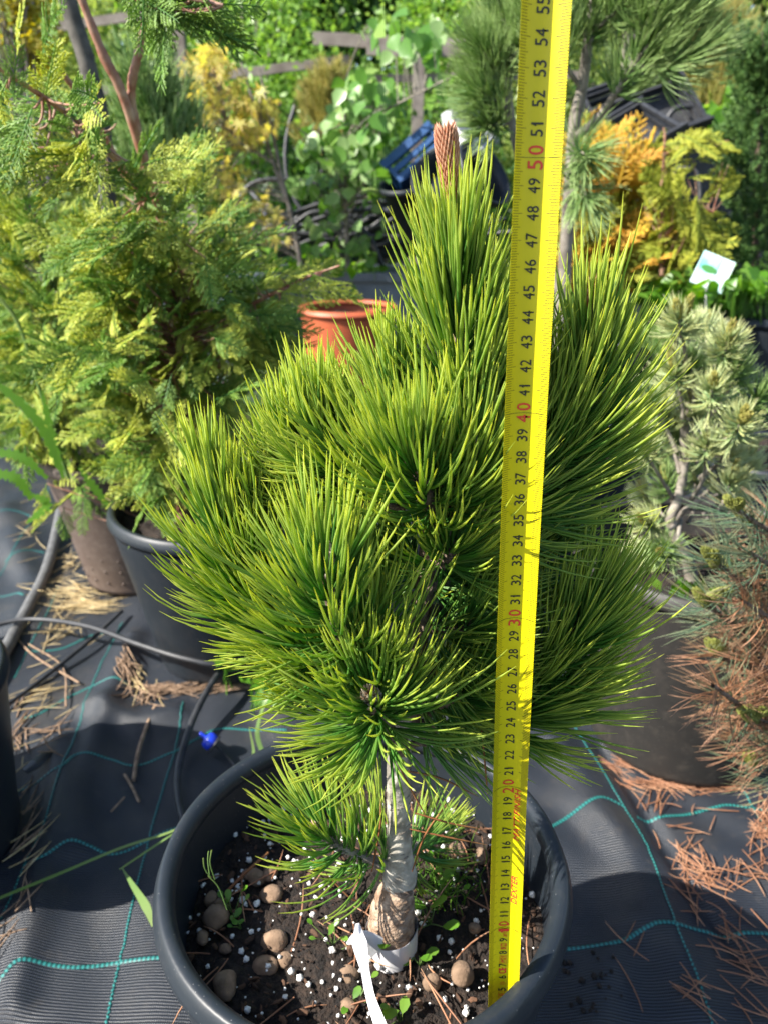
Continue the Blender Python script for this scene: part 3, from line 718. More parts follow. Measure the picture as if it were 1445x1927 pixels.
# B right upper
B([(825, 1010, F0), (930, 960, F0 + .012), (1040, 860, F0 + .02), (1100, 740, F0 + .022), (1112, 570, F0 + .022)], .0042, .0024, [dict(n=520, L=.076, a0=54, a1=12, u0=.40, u1=.86, up=.55)], (.014, .004, 60, 'candle'))
# L right middle, arching out
B([(830, 1000, F0), (900, 985, F0 + .01), (985, 950, F0 + .02), (1060, 890, F0 + .02)], .0038, .0024, [dict(n=330, L=.082, a0=60, a1=18, u0=.35, up=.30)], mat='needle')
# E upper left behind
B([(845, 830, F0), (790, 790, F0 + .01), (755, 780, F0 + .012), (752, 735, F0 + .012)], .0034, .0022, [dict(n=260, L=.060, a0=52, a1=14, u0=.25, up=.6)])
# C left of the middle
B([(825, 960, F0), (740, 930, F0), (665, 900, F0), (612, 860, F0), (600, 815, F0)], .0040, .0024, [dict(n=400, L=.060, a0=56, a1=14, u0=.30, up=.75)])
B([(825, 960, F0), (760, 900, F0 - .004), (690, 850, F0 - .003), (668, 850, F0 - .003)], .0034, .0022, [dict(n=300, L=.060, a0=50, a1=14, u0=.35, up=.62)])
# D centre front with small bud
B([(818, 1010, F0), (812, 960, F0 - .018), (795, 915, F0 - .03), (781, 880, F0 - .036)], .0040, .0026, [dict(n=420, L=.072, a0=64, a1=18, u0=.18, up=.55)], (.011, .0042, 50, 'bud'))
B([(815, 1000, F0), (850, 950, F0 - .010), (880, 890, F0 - .016), (885, 820, F0 - .016)], .0034, .0022, [dict(n=300, L=.062, a0=54, a1=14, u0=.25, up=.6)])
# F far left
B([(780, 1240, F0), (650, 1210, F0 - .005), (530, 1160, F0 - .01), (455, 1080, F0 - .012), (412, 960, F0 - .012)], .0042, .0024, [dict(n=440, L=.070, a0=52, a1=12, u0=.50, up=.62)], (.009, .003, 40, 'bud'))
B([(560, 1180, F0 - .008), (520, 1120, F0 - .006), (490, 1040, F0 - .004), (478, 965, F0 - .004)], .0032, .0022, [dict(n=330, L=.060, a0=52, a1=12, u0=.20, up=.75)])
B([(760, 960, F0), (650, 950, F0 + .006), (570, 910, F0 + .008), (545, 840, F0 + .008)], .0032, .0022, [dict(n=260, L=.056, a0=54, a1=14, u0=.35, up=.7)])
B([(620, 1215, F0 - .004), (540, 1190, F0 - .014), (480, 1160, F0 - .02)], .0028, .0020, [dict(n=240, L=.062, a0=62, a1=18, u0=.1, up=.28)])
# G front with white bud
B([(770, 1290, F0), (720, 1260, F0 - .03), (655, 1210, F0 - .045), (625, 1140, F0 - .052), (618, 1085, F0 - .054)], .0044, .0028, [dict(n=500, L=.076, a0=72, a1=18, u0=.28, up=.50, curl=.42, jitter=.13)], (.016, .0056, 70, 'bud'))
# H low front, bud facing the viewer
B([(755, 1410, F0), (735, 1380, F0 - .03), (715, 1350, F0 - .055), (703, 1322, F0 - .066)], .0044, .0028, [dict(n=370, L=.072, a0=80, a1=28, u0=.45, up=.26, curl=.40, jitter=.13)], (.015, .0058, 70, 'bud'))
B([(760, 1390, F0), (700, 1370, F0 - .01), (620, 1330, F0 - .02), (575, 1290, F0 - .025)], .0030, .0020, [dict(n=190, L=.058, a0=60, a1=20, u0=.25, up=.15)])
# right low
B([(770, 1340, F0), (860, 1330, F0 + .01), (960, 1300, F0 + .018), (1055, 1230, F0 + .01), (1100, 1170, F0 + .01)], .0042, .0024, [dict(n=430, L=.080, a0=54, a1=14, u0=.45, up=.45)])
B([(770, 1360, F0), (880, 1370, F0 + .01), (980, 1345, F0 + .010), (1060, 1310, F0 + .008)], .0036, .0022, [dict(n=330, L=.074, a0=56, a1=16, u0=.40, up=.10)], mat='needle')
# inner and back foliage
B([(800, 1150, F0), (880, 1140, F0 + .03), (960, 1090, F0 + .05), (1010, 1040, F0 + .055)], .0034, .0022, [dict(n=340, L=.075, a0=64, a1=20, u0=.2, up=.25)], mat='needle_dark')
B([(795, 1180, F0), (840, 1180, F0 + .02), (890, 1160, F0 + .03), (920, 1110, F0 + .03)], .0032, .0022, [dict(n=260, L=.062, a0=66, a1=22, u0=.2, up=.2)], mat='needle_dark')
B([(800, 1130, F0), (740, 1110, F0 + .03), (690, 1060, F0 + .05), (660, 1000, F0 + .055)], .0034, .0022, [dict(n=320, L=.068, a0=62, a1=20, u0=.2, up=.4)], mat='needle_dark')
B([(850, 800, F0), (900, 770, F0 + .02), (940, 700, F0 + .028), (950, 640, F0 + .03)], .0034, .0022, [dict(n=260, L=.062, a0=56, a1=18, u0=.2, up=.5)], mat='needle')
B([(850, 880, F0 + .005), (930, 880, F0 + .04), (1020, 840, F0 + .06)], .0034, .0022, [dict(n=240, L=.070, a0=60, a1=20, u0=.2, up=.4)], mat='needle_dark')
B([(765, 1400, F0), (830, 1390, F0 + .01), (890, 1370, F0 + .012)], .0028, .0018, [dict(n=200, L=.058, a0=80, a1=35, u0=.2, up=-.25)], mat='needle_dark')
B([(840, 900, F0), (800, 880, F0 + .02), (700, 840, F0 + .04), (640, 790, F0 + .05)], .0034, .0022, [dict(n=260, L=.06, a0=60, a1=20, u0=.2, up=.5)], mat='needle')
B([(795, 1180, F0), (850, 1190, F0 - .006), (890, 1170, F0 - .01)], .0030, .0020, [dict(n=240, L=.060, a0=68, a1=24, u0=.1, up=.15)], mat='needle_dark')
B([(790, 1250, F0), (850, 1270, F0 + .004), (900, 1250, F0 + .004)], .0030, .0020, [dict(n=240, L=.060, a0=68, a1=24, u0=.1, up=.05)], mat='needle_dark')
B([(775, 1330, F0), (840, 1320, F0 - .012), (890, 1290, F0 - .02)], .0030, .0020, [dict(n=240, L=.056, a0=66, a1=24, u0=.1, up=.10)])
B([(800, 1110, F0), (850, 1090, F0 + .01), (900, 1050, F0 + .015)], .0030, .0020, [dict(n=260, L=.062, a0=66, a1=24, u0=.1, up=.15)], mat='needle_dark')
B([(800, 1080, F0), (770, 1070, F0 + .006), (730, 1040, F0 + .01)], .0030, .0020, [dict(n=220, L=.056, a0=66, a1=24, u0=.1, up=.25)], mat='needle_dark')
B([(815, 990, F0), (900, 960, F0 + .008), (950, 900, F0 + .012), (965, 840, F0 + .012)], .0034, .0022, [dict(n=300, L=.060, a0=56, a1=18, u0=.2, up=.4)])
B([(700, 1225, F0 - .01), (620, 1230, F0 - .03), (555, 1215, F0 - .04)], .0028, .0020, [dict(n=230, L=.056, a0=62, a1=20, u0=.1, up=.2)])
B([(810, 1060, F0), (835, 1060, F0 - .016), (850, 1030, F0 - .024)], .0028, .0020, [dict(n=190, L=.054, a0=68, a1=26, u0=.1, up=.30)])
# lowest pair
B([(745, 1630, F0), (690, 1615, F0 - .002), (635, 1590, F0 - .004), (600, 1562, F0 - .006)], .0030, .0022, [dict(n=250, L=.068, a0=80, a1=26, u0=.12, up=.36)], (.009, .0042, 50, 'bud'), bmat='bark_grey')
B([(755, 1630, F0), (780, 1600, F0 + .03), (810, 1570, F0 + .055)], .0026, .0018, [dict(n=120, L=.056, a0=70, a1=26, u0=.2, up=.30, pull=(.5, .2, .6))], bmat='bark_grey')
# a few dead needles hanging
m_ = MB()
for (a, b, c) in [((735, 1410), (770, 1480), (806, 1545)), ((775, 1640), (800, 1570), (850, 1500)), ((700, 1640), (715, 1560), (716, 1500)), ((770, 1560), (840, 1575), (915, 1590)), ((780, 1530), (850, 1550), (905, 1560)), ((905, 1370), (912, 1440), (917, 1500)), ((690, 1700), (660, 1690), (610, 1640)), ((760, 1450), (830, 1465), (900, 1500))]:
    tubes(m_, smooth_path([W(*a, F0 - .012), W(*b, F0 - .014), W(*c, F0 - .01)], 8)[None], .0006 * NR[None], 4)
m_.build('dead_needles', M['dead_needle'], pine)
print('needles', NEED)

# paper label wrapped round the trunk foot
lab = thing('plant_label', (trunk_base[0], trunk_base[1], SOILZ), 'white paper loop label wrapped round the trunk foot with its tail hanging down', 'plant label')
m_ = MB(); c0 = np.array([trunk_base[0] - .0005, .3735, SOILZ + .0080]); aa = np.linspace(0, 2 * np.pi, 49)
for k in range(48):
    pass
zz = np.array([-.0110, -.004, .004, .0105])
V = np.array([[c0[0] + .0178 * (1 + .03 * math.sin(3 * a)) * math.cos(a), c0[1] + .0170 * math.sin(a), c0[2] + z - .35 * .0162 * math.cos(a) * -.5] for z in zz for a in aa[:-1]])
Q = [[i * 48 + j, i * 48 + (j + 1) % 48, (i + 1) * 48 + (j + 1) % 48, (i + 1) * 48 + j] for i in range(3) for j in range(48)]
m_.add(V, quads=Q); V2 = V.copy(); V2[:, :2] = c0[:2] + (V2[:, :2] - c0[:2]) * .975; m_.add(V2, quads=[x[::-1] for x in Q])
m_.build('paper_band', M['paper'], lab)
def ribbon(mbx, pts, widths, nrm_hint, thick=.0003, n=30):
    p = smooth_path(pts, n); d = norm(np.gradient(p, axis=0)); h = smooth_path(nrm_hint, n); s = norm(np.cross(d, h)); nn = norm(np.cross(s, d))
    wv = np.interp(np.linspace(0, 1, n), np.linspace(0, 1, len(widths)), widths)[:, None]
    A = p - s * wv / 2 + nn * thick; B_ = p + s * wv / 2 + nn * thick; C_ = p + s * wv / 2 - nn * thick; D_ = p - s * wv / 2 - nn * thick
    V = np.stack([A, B_, C_, D_], 1).reshape(-1, 3)
    Q = [[i * 4 + j, i * 4 + (j + 1) % 4, (i + 1) * 4 + (j + 1) % 4, (i + 1) * 4 + j] for i in range(n - 1) for j in range(4)]
    mbx.add(V, quads=Q, t=np.repeat(np.linspace(0, 1, n), 4)); return mbx
m_ = MB(); ribbon(m_, [W(673, 1738, F0 - .020), W(677, 1775, F0 - .026), W(687, 1825, F0 - .040), W(697, 1875, F0 - .054), W(716, 1930, F0 - .070), W(738, 1995, F0 - .088)], [.0025, .0100, .0055, .0055, .0075, .0085], [(.1, -1, .3), (.1, -1, .3), (.35, -1, .3), (.2, -1, .35), (.1, -1, .5), (0, -1, .6)])
m_.build('label_tail', M['paper'], lab, smooth=False)
m_ = MB(); ribbon(m_, [W(653, 1776, F0 - .021), W(680, 1766, F0 - .021), W(716, 1786, F0 - .0195)], [.0015, .0125, .0165], [(.1, -1, .25)] * 3, .0002, 12)
m_.build('label_loop', M['paper'], lab, smooth=False)

# small weeds in the front pot
ov = np.array([[0, 0, 0], [.25, .22, .03], [.6, .34, .04], [.9, .2, .0], [1, 0, -.03], [.9, -.2, 0], [.6, -.34, .04], [.25, -.22, .03], [.3, 0, 0], [.65, 0, -.01]], float)
ovT = [[0, 1, 8], [1, 2, 9], [1, 9, 8], [2, 3, 9], [3, 4, 9], [4, 5, 9], [5, 6, 9], [6, 7, 8], [6, 8, 9], [7, 0, 8]]
OVAL = (ov, [], ovT, np.clip(ov[:, 0], 0, 1))
def seedling(px, py, n, size, h, label, mat='weed_leaf', roundl=True):
    size = size * .72
    p = soil_pt(px, py); m_ = MB(); root = thing('weed_seedling', p, label, 'weed', 'weed seedlings in the front pot')
    s_ = MB(); N = n; top = p + np.array([0, 0, h]) + rng.normal(size=(N, 3)) * [h * .6, h * .6, h * .3]
    P = np.stack([np.repeat((p - [0, 0, .002])[None], N, 0), (p + top) / 2 + rng.normal(size=(N, 3)) * h * .1, top], 1)
    tubes(s_, P, np.array([.0005, .0004, .0003]), 5); s_.build('stem', M['grass_blade'], root)
    d = norm(top - p + rng.normal(size=(N, 3)) * [.01, .01, .002]); d[:, 2] = np.abs(d[:, 2]) * .3
    scatter(m_, OVAL, top, frames(d, up=np.array([0, 0, 1.])), size * (.7 + .6 * rng.random(N)))
    m_.build('leaves', M[mat], root)
seedling(440, 1720, 7, .009, .010, 'green seedling with round leaves beside the biggest left pebble')
seedling(628, 1790, 8, .008, .014, 'small sprig of paired leaves left of the white tag')
seedling(790, 1815, 4, .011, .006, 'bright two leaved seedling right of the white tag')
seedling(752, 1925, 5, .014, .010, 'leafy seedling at the bottom edge of the photo by the tag tail')
seedling(672, 1885, 4, .010, .008, 'tiny bright seedling left of the hanging tag tail')
seedling(810, 1735, 7, .020, .018, 'dark broad leaved seedling behind the trunk foot')
seedling(455, 1745, 5, .007, .006, 'creeping seedling sprig nearest to the left wall pebbles')
seedling(835, 1680, 6, .008, .02, 'sprig in the grassy patch left of the tape')
m_ = MB(); root = thing('flower_stalk', soil_pt(425, 1700), 'thin cress stalk with upright pods by the left wall', 'weed')
for pts in ([(428, 1712), (412, 1670), (392, 1648)], [(405, 1655), (396, 1625), (399, 1600)], [(397, 1650), (386, 1635), (383, 1615)], [(395, 1645), (392, 1620), (393, 1602)]):
    tubes(m_, smooth_path([W(a, b, .345 + .0 * k) for k, (a, b) in enumerate(pts)], 8)[None], np.full((1, 8), .0004), 5)
m_.build('stalk', M['grass_blade'], root)
m_ = MB(); N = 130; p = np.array([soil_pt(a, b) for a, b in zip(835 + 45 * rng.normal(size=N) * .8, 1670 + 30 * rng.normal(size=N))])
tubes(m_, bend_paths(p, norm(rng.normal(size=(N, 3)) * .35 + [0, 0, 1]), norm(rng.normal(size=(N, 3)) * .7 + [0, 0, .6]), .015 + .02 * rng.random(N), 5), np.array([.0005, .0006, .0005, .0003, .00005]), 3, flat=.3)
tag(m_.build('moss_grass', M['weed_leaf']), 'tuft of fine bright grass on the soil behind the trunk', 'grass', kind='stuff')
m_ = MB(); N = 60; a = rng.random(N) * 6.28; rr_ = .12 * np.sqrt(rng.random(N)); p = np.stack([PC[0] + rr_ * np.cos(a), PC[1] + rr_ * np.sin(a), np.full(N, SOILZ + .006)], -1)
d = norm(rng.normal(size=(N, 3)) * [1, 1, .12]); tubes(m_, bend_paths(p, d, norm(d + rng.normal(size=(N, 3)) * [.3, .3, .1]), .025 + .03 * rng.random(N), 6), .0006 * np.array([.8, 1, 1, 1, .8, .2]), 4)
tag(m_.build('fallen_needles', M['litter']), 'dry orange needles lying on the soil of the front pot', 'needle litter', kind='stuff')
m_ = MB(); tubes(m_, smooth_path([Gd(425, 1680, SOILZ + .012), Gd(465, 1640, SOILZ + .015), Gd(505, 1605, SOILZ + .012)], 10)[None], np.full((1, 10), .0011), 6)
tag(m_.build('twig', M['dead_needle']), 'reddish twig lying against the left wall inside the pot', 'twig')

# ------------------------------------------------------------------ things on the fabric
def tube_thing(name, pts, rad, mat, label, cat, n=60, sides=12):
    m_ = MB(); tubes(m_, smooth_path(pts, n)[None], np.full((1, n), rad), sides, r=[.5], cap=True)
    return tag(m_.build(name, mat, origin=pts[0]), label, cat)
def G2(px, py, h): p = Gd(px, py, h); return p
tube_thing('drip_hose', [G2(-60, 1200, .02), G2(10, 1172, .03), G2(80, 1166, .035), G2(170, 1180, .05), G2(260, 1212, .06), G2(350, 1240, .06), G2(425, 1250, .05), G2(500, 1225, .03)], .0042, M['hose'], 'black drip hose crossing in front of the left black pot', 'hose', 80)
tube_thing('drip_hose', [G2(560, 1200, .02), G2(470, 1225, .03), G2(420, 1258, .035), G2(375, 1330, .03), G2(345, 1410, .02), G2(335, 1470, .012), G2(345, 1540, .01), G2(380, 1620, .01)], .0046, M['hose'], 'black drip hose curving down behind the front pot rim', 'hose', 80)
tube_thing('irrigation_pipe', [G2(-30, 1290, .012), G2(10, 1225, .014), G2(50, 1150, .014), G2(85, 1080, .014), G2(105, 1010, .014), G2(120, 930, .012)], .0105, M['hose_grey'], 'thick grey irrigation pipe lying between fabric and brown pot', 'pipe', 60)
tube_thing('drip_hose', [G2(-20, 1345, .006), G2(30, 1315, .008), G2(100, 1262, .01), G2(170, 1205, .012), G2(230, 1150, .012)], .0035, M['hose'], 'thin black hose running diagonally over the straw at left', 'hose')
# blue dripper
dp = Gd(400, 1398, .02); dr = thing('dripper', dp, 'blue plastic drip emitter on a short black spike beside the rim', 'dripper')
ax = norm(np.array([[-.75, .15, .62]]))[0]; Fm = frames(ax[None])[0]
def lathe_axis(mbx, prof, c, F1, seg=28):
    a = np.arange(seg) * 2 * np.pi / seg; V = []
    for r_, h_ in prof: V.append(c + F1[:, 0] * h_ + np.outer(np.cos(a), F1[:, 1]) * r_ + np.outer(np.sin(a), F1[:, 2]) * r_)
    V = np.concatenate(V); K = len(prof)
    mbx.add(V, quads=[[i * seg + j, i * seg + (j + 1) % seg, (i + 1) * seg + (j + 1) % seg, (i + 1) * seg + j] for i in range(K - 1) for j in range(seg)])
m_ = MB(); lathe_axis(m_, [(0, -.001), (.0108, -.001), (.0115, .001), (.0112, .006), (.0100, .009), (.0085, .0105), (.0045, .011), (.0030, .013), (.0028, .020), (.0022, .0215), (0, .0215)], dp, Fm); m_.build('cap', M['blue_plastic'], dr)
m_ = MB(); lathe_axis(m_, [(0, -.0045), (.0125, -.0040), (.0135, -.003), (.0125, -.0012), (0, -.0010)], dp, Fm)
tubes(m_, smooth_path([dp - ax * .003, dp - ax * .018, Gd(450, 1450, .006)], 12)[None], np.full((1, 12), .0022), 8); m_.build('spike', M['hose'], dr)
# long grass blades
def blade(pts, wd, label, mat='grass_blade', hint=(0, 0, 1)):
    m_ = MB(); ribbon(m_, pts, wd, [hint] * len(pts), .00025, 40); tag(m_.build('grass_blade', M[mat], origin=pts[0], smooth=False), label, 'grass blade')
blade([G2(-60, 1718, .004), G2(0, 1690, .01), G2(110, 1645, .025), G2(230, 1595, .04), G2(330, 1562, .05), G2(390, 1520, .05)], [.003, .004, .004, .0035, .003, .002], 'long green grass blade lying across to the left edge')
blade([G2(335, 1563, .05), G2(280, 1600, .035), G2(232, 1632, .02), G2(228, 1634, .018)], [.003, .0028, .0025, .002], 'short grass stem meeting the rim at left')
blade([G2(230, 1632, .020), G2(250, 1665, .03), G2(275, 1705, .035), G2(290, 1742, .03)], [.0008, .005, .0085, .004], 'broad bent grass leaf leaning against the pot rim', hint=(.2, -.6, .7))
blade([G2(470, 1480, .01), G2(478, 1420, .03), G2(470, 1370, .05)], [.004, .004, .001], 'grass leaf rising behind the front pot rim')
blade([G2(500, 1430, .01), G2(485, 1380, .03), G2(500, 1320, .07), G2(520, 1290, .08)], [.006, .006, .005, .001], 'wider grass leaf rising behind the front pot rim')
# straw, sticks, needles on the fabric
def litter(name, mat, clumps, label, cat, L0, L1, rad, lift=.006):
    m_ = MB()
    for (px, py, sx, sy, n, ang, sa) in clumps:
        c = np.array([Gd(px + sx * a, py + sy * b) for a, b in rng.normal(size=(n, 2)) * .55])
        th = np.radians(ang + sa * rng.normal(size=n)); d = np.stack([np.cos(th), np.sin(th), .06 * rng.normal(size=n)], -1)
        c[:, 2] = gh(c[:, 0], c[:, 1]) + rad + lift * rng.random(n)
        LL = L0 + (L1 - L0) * rng.random(n); d1 = norm(d + rng.normal(size=(n, 3)) * [.25, .25, .03])
        P = bend_paths(c - d * LL[:, None] / 2, d, d1, LL, 6)
        P[:, :, 2] = np.maximum(P[:, :, 2], gh(P[:, :, 0], P[:, :, 1]) + rad * .6)
        tubes(m_, P, rad * np.array([.7, 1, 1, 1, .8, .3]), 4)
    return tag(m_.build(name, mat), label, cat, kind='stuff')
litter('needle_litter', M['litter'], [(1290, 1600, 50, 55, 24, 100, 70), (1310, 1640, 40, 30, 22, 120, 70), (1330, 1690, 45, 45, 14, -50, 30), (1390, 1770, 50, 60, 18, -60, 30), (1438, 1560, 20, 60, 50, 80, 50),
        (1250, 1475, 50, 5, 60, -25, 12), (1170, 1440, 22, 10, 16, -45, 15), (1230, 1500, 40, 20, 12, 80, 40), (1310, 1870, 30, 30, 8, -50, 40), (1420, 1860, 40, 80, 14, -50, 60), (1350, 1480, 50, 8, 40, 5, 15), (1160, 1790, 60, 60, 4, 60, 60), (1400, 1650, 40, 30, 16, 30, 60), (1430, 760, 20, 14, 60, 20, 50)],
       'dry orange pine needles strewn over the fabric at right', 'needle litter', .020, .055, .00065)
litter('straw_litter', M['straw'], [(150, 1120, 60, 22, 60, 0, 25), (60, 1010, 20, 50, 18, 70, 30), (120, 1180, 40, 40, 24, 70, 40), (170, 1140, 40, 10, 60, 10, 20), (85, 1290, 40, 60, 12, 60, 30), (260, 1290, 20, 30, 16, -60, 30), (70, 1310, 60, 18, 12, 35, 15), (130, 1060, 20, 30, 18, 80, 40), (40, 1430, 12, 60, 5, 80, 40), (60, 1590, 14, 40, 6, 60, 20)],
       'pale dry straw and grass scraps on the fabric at left', 'straw', .02, .09, .0007)
litter('twig_litter', M['stick'], [(275, 1310, 26, 12, 20, -80, 40), (240, 1265, 14, 30, 24, -70, 20), (330, 1300, 50, 6, 40, 12, 12), (40, 1360, 14, 50, 18, 85, 20), (60, 1560, 8, 60, 14, 75, 12), (55, 1700, 12, 20, 4, 80, 30), (8, 1770, 8, 50, 6, 70, 20), (420, 1290, 50, 8, 40, 25, 12), (100, 1395, 30, 40, 10, 40, 60)],
       'brown twig scraps and dead needles round the left pots', 'twigs', .02, .07, .0010)
for pts, rad, lb in [([(252, 1468), (262, 1410), (285, 1345), (293, 1330)], .0026, 'pale brown stick standing out on the fabric below the left pot'), ([(235, 1457), (250, 1482), (262, 1508)], .0018, 'short reddish stick below the pale stick'), ([(210, 1527), (235, 1500)], .0012, 'straw coloured sliver left of the reddish stick'), ([(55, 1212), (118, 1255), (125, 1330)], .0013, 'thin grey twig arching over the straw at left'), ([(10, 1170), (60, 1230), (150, 1285)], .0016, 'long grey twig lying over the pipe at left')]:
    tube_thing('stick', [G2(a, b, .006) for a, b in pts], rad, M['stick'], lb, 'stick', 16, 8)
m_ = MB(); ribbon(m_, [G2(48, 1452, .012), G2(70, 1435, .014), G2(98, 1412, .012)], [.010, .018, .008], [(0, -.3, 1)] * 3, .001, 14); tag(m_.build('bark_flake', M['hose'], origin=Gd(60, 1440)), 'black flake of torn plastic on the fabric near the left pot', 'plastic scrap')
m_ = MB(); V, Q = blobmesh(5)
for k in range(26):
    p = Gd(1060 + 120 * rng.random(), 1800 + 120 * rng.random()); s_ = .001 + .002 * rng.random(); m_.add(V * s_ + [p[0], p[1], gh(p[0], p[1]) + s_ * .5], quads=Q)
tag(m_.build('soil_crumbs', M['soil']), 'dark soil crumbs spilled on the fabric right of the front pot', 'soil crumbs', kind='stuff')

# ------------------------------------------------------------------ scale-leaved conifers (flat feathery sprays)
def frond_template(seed, nb=11, sub=4, ang=46, droop=.15, thick=.0105, lenf=.40):
    g = np.random.default_rng(seed); m_ = MB()
    st = globals()['rng']; globals()['rng'] = g
    rach = np.stack([np.linspace(0, 1, 9), .04 * np.sin(np.linspace(0, 2.5, 9)), -droop * np.linspace(0, 1, 9) ** 2], -1)
    tubes(m_, rach[None], thick * np.array([1.0, 1, .95, .9, .9, .85, .8, .7, .2])[None], 4, t=.25, r=[.5])
    P0, D0, L0 = [], [], []
    for k in range(nb * 2):
        u = .08 + .88 * k / (nb * 2); s = 1 if k % 2 else -1
        p = rach[0] * 0 + np.array([u, np.interp(u, rach[:, 0], rach[:, 1]), np.interp(u, rach[:, 0], rach[:, 2])])
        a = math.radians(ang + 6 * g.normal()) * s; L = lenf * (1 - u) ** .75 * (.55 + .45 * min(1, u * 4)) * (1 + .15 * g.normal()) + .05
        d = np.array([math.cos(a), math.sin(a), .10 * g.normal()]); P0.append(p); D0.append(d); L0.append(L)
    P0 = np.array(P0); D0 = norm(D0); L0 = np.array(L0)
    D1 = norm(D0 + np.array([.35, 0, -droop]))
    path = bend_paths(P0, D0, D1, L0, 6)
    tubes(m_, path, thick * .8 * np.array([1, .85, 1.05, .85, .9, .25]), 3, t=(.35 + .65 * np.linspace(0, 1, 6))[None, :, None])
    for side in (-1, 1):
        for k in range(1, sub + 1):
            u = k / (sub + 1.0) + side * .05
            sel = L0 > .12; pp = path[sel]; x = u * 5; i = int(x); q0 = pp[:, i] * (1 - x + i) + pp[:, i + 1] * (x - i); dd = norm(pp[:, i + 1] - pp[:, i])
            a = math.radians(42) * side; rd = np.stack([dd[:, 0] * math.cos(a) - dd[:, 1] * math.sin(a), dd[:, 0] * math.sin(a) + dd[:, 1] * math.cos(a), dd[:, 2] + .08 * g.normal(size=len(dd))], -1)
            LL = L0[sel] * .30 * (1 - u * .6) * (1 + .2 * g.normal(size=len(dd)))
            tubes(m_, bend_paths(q0, norm(rd), norm(rd + dd * .6), np.maximum(LL, .02), 4), thick * .72 * np.array([.9, 1.1, .9, .25]), 3, t=np.array([.5, .7, .85, 1.0])[None, :, None])
    globals()['rng'] = st
    return np.concatenate(m_.v), np.concatenate(m_.q), [], np.concatenate(m_.t)
FR = [frond_template(k) for k in (1, 2, 3)]
FRL = [frond_template(k, nb=9, sub=3, thick=.016) for k in (4, 5)]
def conifer(root, stems, regions, mat, barkmat, frs=FR, twig=.0012, twigmat=None):
    """stems: list of lists (px,py,f,radius); regions: (cx,cy,rx,ry,f,fs,n,size,dir) in photo pixels"""
    S = []
    for st in stems:
        path = smooth_path([W(*a[:3]) for a in st], 50); rr_ = np.interp(np.linspace(0, 1, 50), np.linspace(0, 1, len(st)), [a[3] for a in st])
        m_ = MB(); tubes(m_, path[None], (rr_ * (1 + .06 * rng.normal(size=50)))[None], 10, r=[.5]); m_.build('stem', M[barkmat], root); S.append(path)
    S = np.concatenate(S)
    mats = mat if isinstance(mat, list) else [mat]
    for mt in mats:
        m_ = MB(); tw = MB()
        for (cx, cy, rx, ry, f, fs, n, size, dr_) in regions:
            n = max(1, n // len(mats))
            a = rng.random(n) * 2 * np.pi; q_ = np.sqrt(rng.random(n))
            ff = f + fs * rng.normal(size=n)
            pos = np.array([W(cx + rx * q_[k] * math.cos(a[k]), cy + ry * q_[k] * math.sin(a[k]), max(ff[k], .35)) for k in range(n)])
            D = np.linalg.norm(S[None] - pos[:, None] + np.array([0, 0, .06]), axis=2); near = S[np.argmin(D, 1)]
            d = norm(norm(pos - near) * .8 + np.asarray(dr_)[None] + rng.normal(size=(n, 3)) * .35)
            Ls = size * (.65 + .7 * rng.random(n)); base = pos - d * Ls[:, None] * .5
            for k, T_ in enumerate(frs):
                sel = np.arange(n) % len(frs) == k
                if sel.any():
                    up = norm(np.array([-.45, -.55, .6]) + rng.normal(size=(sel.sum(), 3)) * .5)
                    scatter(m_, T_, base[sel], frames(d[sel], up=up), Ls[sel])
            mid = (near + base) / 2 + rng.normal(size=(n, 3)) * .006 + [0, 0, -.01]
            P = np.stack([near, mid, base], 1); ok = np.linalg.norm(near - base, axis=1) < .35
            u = np.linspace(0, 1, 6)[None, :, None]; P = (1 - u) ** 2 * P[:, :1] + 2 * u * (1 - u) * P[:, 1:2] + u * u * P[:, 2:3]
            if ok.any(): tubes(tw, P[ok], twig * np.linspace(1.3, .6, 6), 4)
        m_.build('foliage', M[mt], root)
        if tw.v: tw.build('twigs', M[twigmat or barkmat], root)
cA = thing('cypress_tree', (-.25, 1.085, .23), 'large yellow green feathery conifer in the left black pot', 'conifer')
conifer(cA, [[(345, 1010, 1.085, .010), (346, 800, 1.06, .009), (341, 515, 1.03, .0075), (295, 372, 1.0, .0065), (233, 182, .97, .0055), (194, 101, .96, .005), (140, -40, .95, .004)],
             [(295, 372, 1.0, .005), (271, 294, .99, .0055), (248, 182, .98, .005), (262, 97, .97, .0045), (287, -20, .96, .004)],
             [(330, 470, 1.02, .004), (240, 330, .92, .004), (186, 264, .88, .0035), (116, 205, .84, .003), (0, 130, .8, .002)],
             [(120, 140, .9, .003), (175, 215, .92, .0035), (235, 330, .95, .004)]],
        [(360, 620, 180, 130, 1.04, .09, 130, .090, (.2, -.3, -.1)), (320, 790, 150, 120, 1.04, .08, 115, .085, (0, -.3, -.45)), (415, 470, 95, 80, 1.03, .06, 30, .085, (.5, -.1, .2)), (470, 620, 45, 90, 1.02, .04, 16, .08, (1.0, -.1, -.1)), (350, 900, 100, 55, 1.04, .05, 50, .08, (0, -.2, -.7)),
         (90, 260, 120, 110, .84, .05, 32, .075, (-.3, -.2, .1)), (310, 340, 80, 80, .92, .04, 18, .075, (.4, 0, .5)), (230, 470, 120, 80, 1.0, .07, 60, .085, (-.2, -.2, .1)), (300, 985, 50, 24, .97, .02, 4, .08, (0, -.1, -1)), (110, 960, 60, 30, 1.1, .02, 5, .09, (.3, 0, -.8)), (180, 640, 90, 110, 1.0, .06, 70, .085, (-.3, -.2, -.2))],
        ['frond', 'frond_deep'], 'bark_red')
cA2 = thing('cypress_branch', W(590, 545, 1.0), 'golden green conifer spray reaching right over the terracotta pot', 'conifer branch')
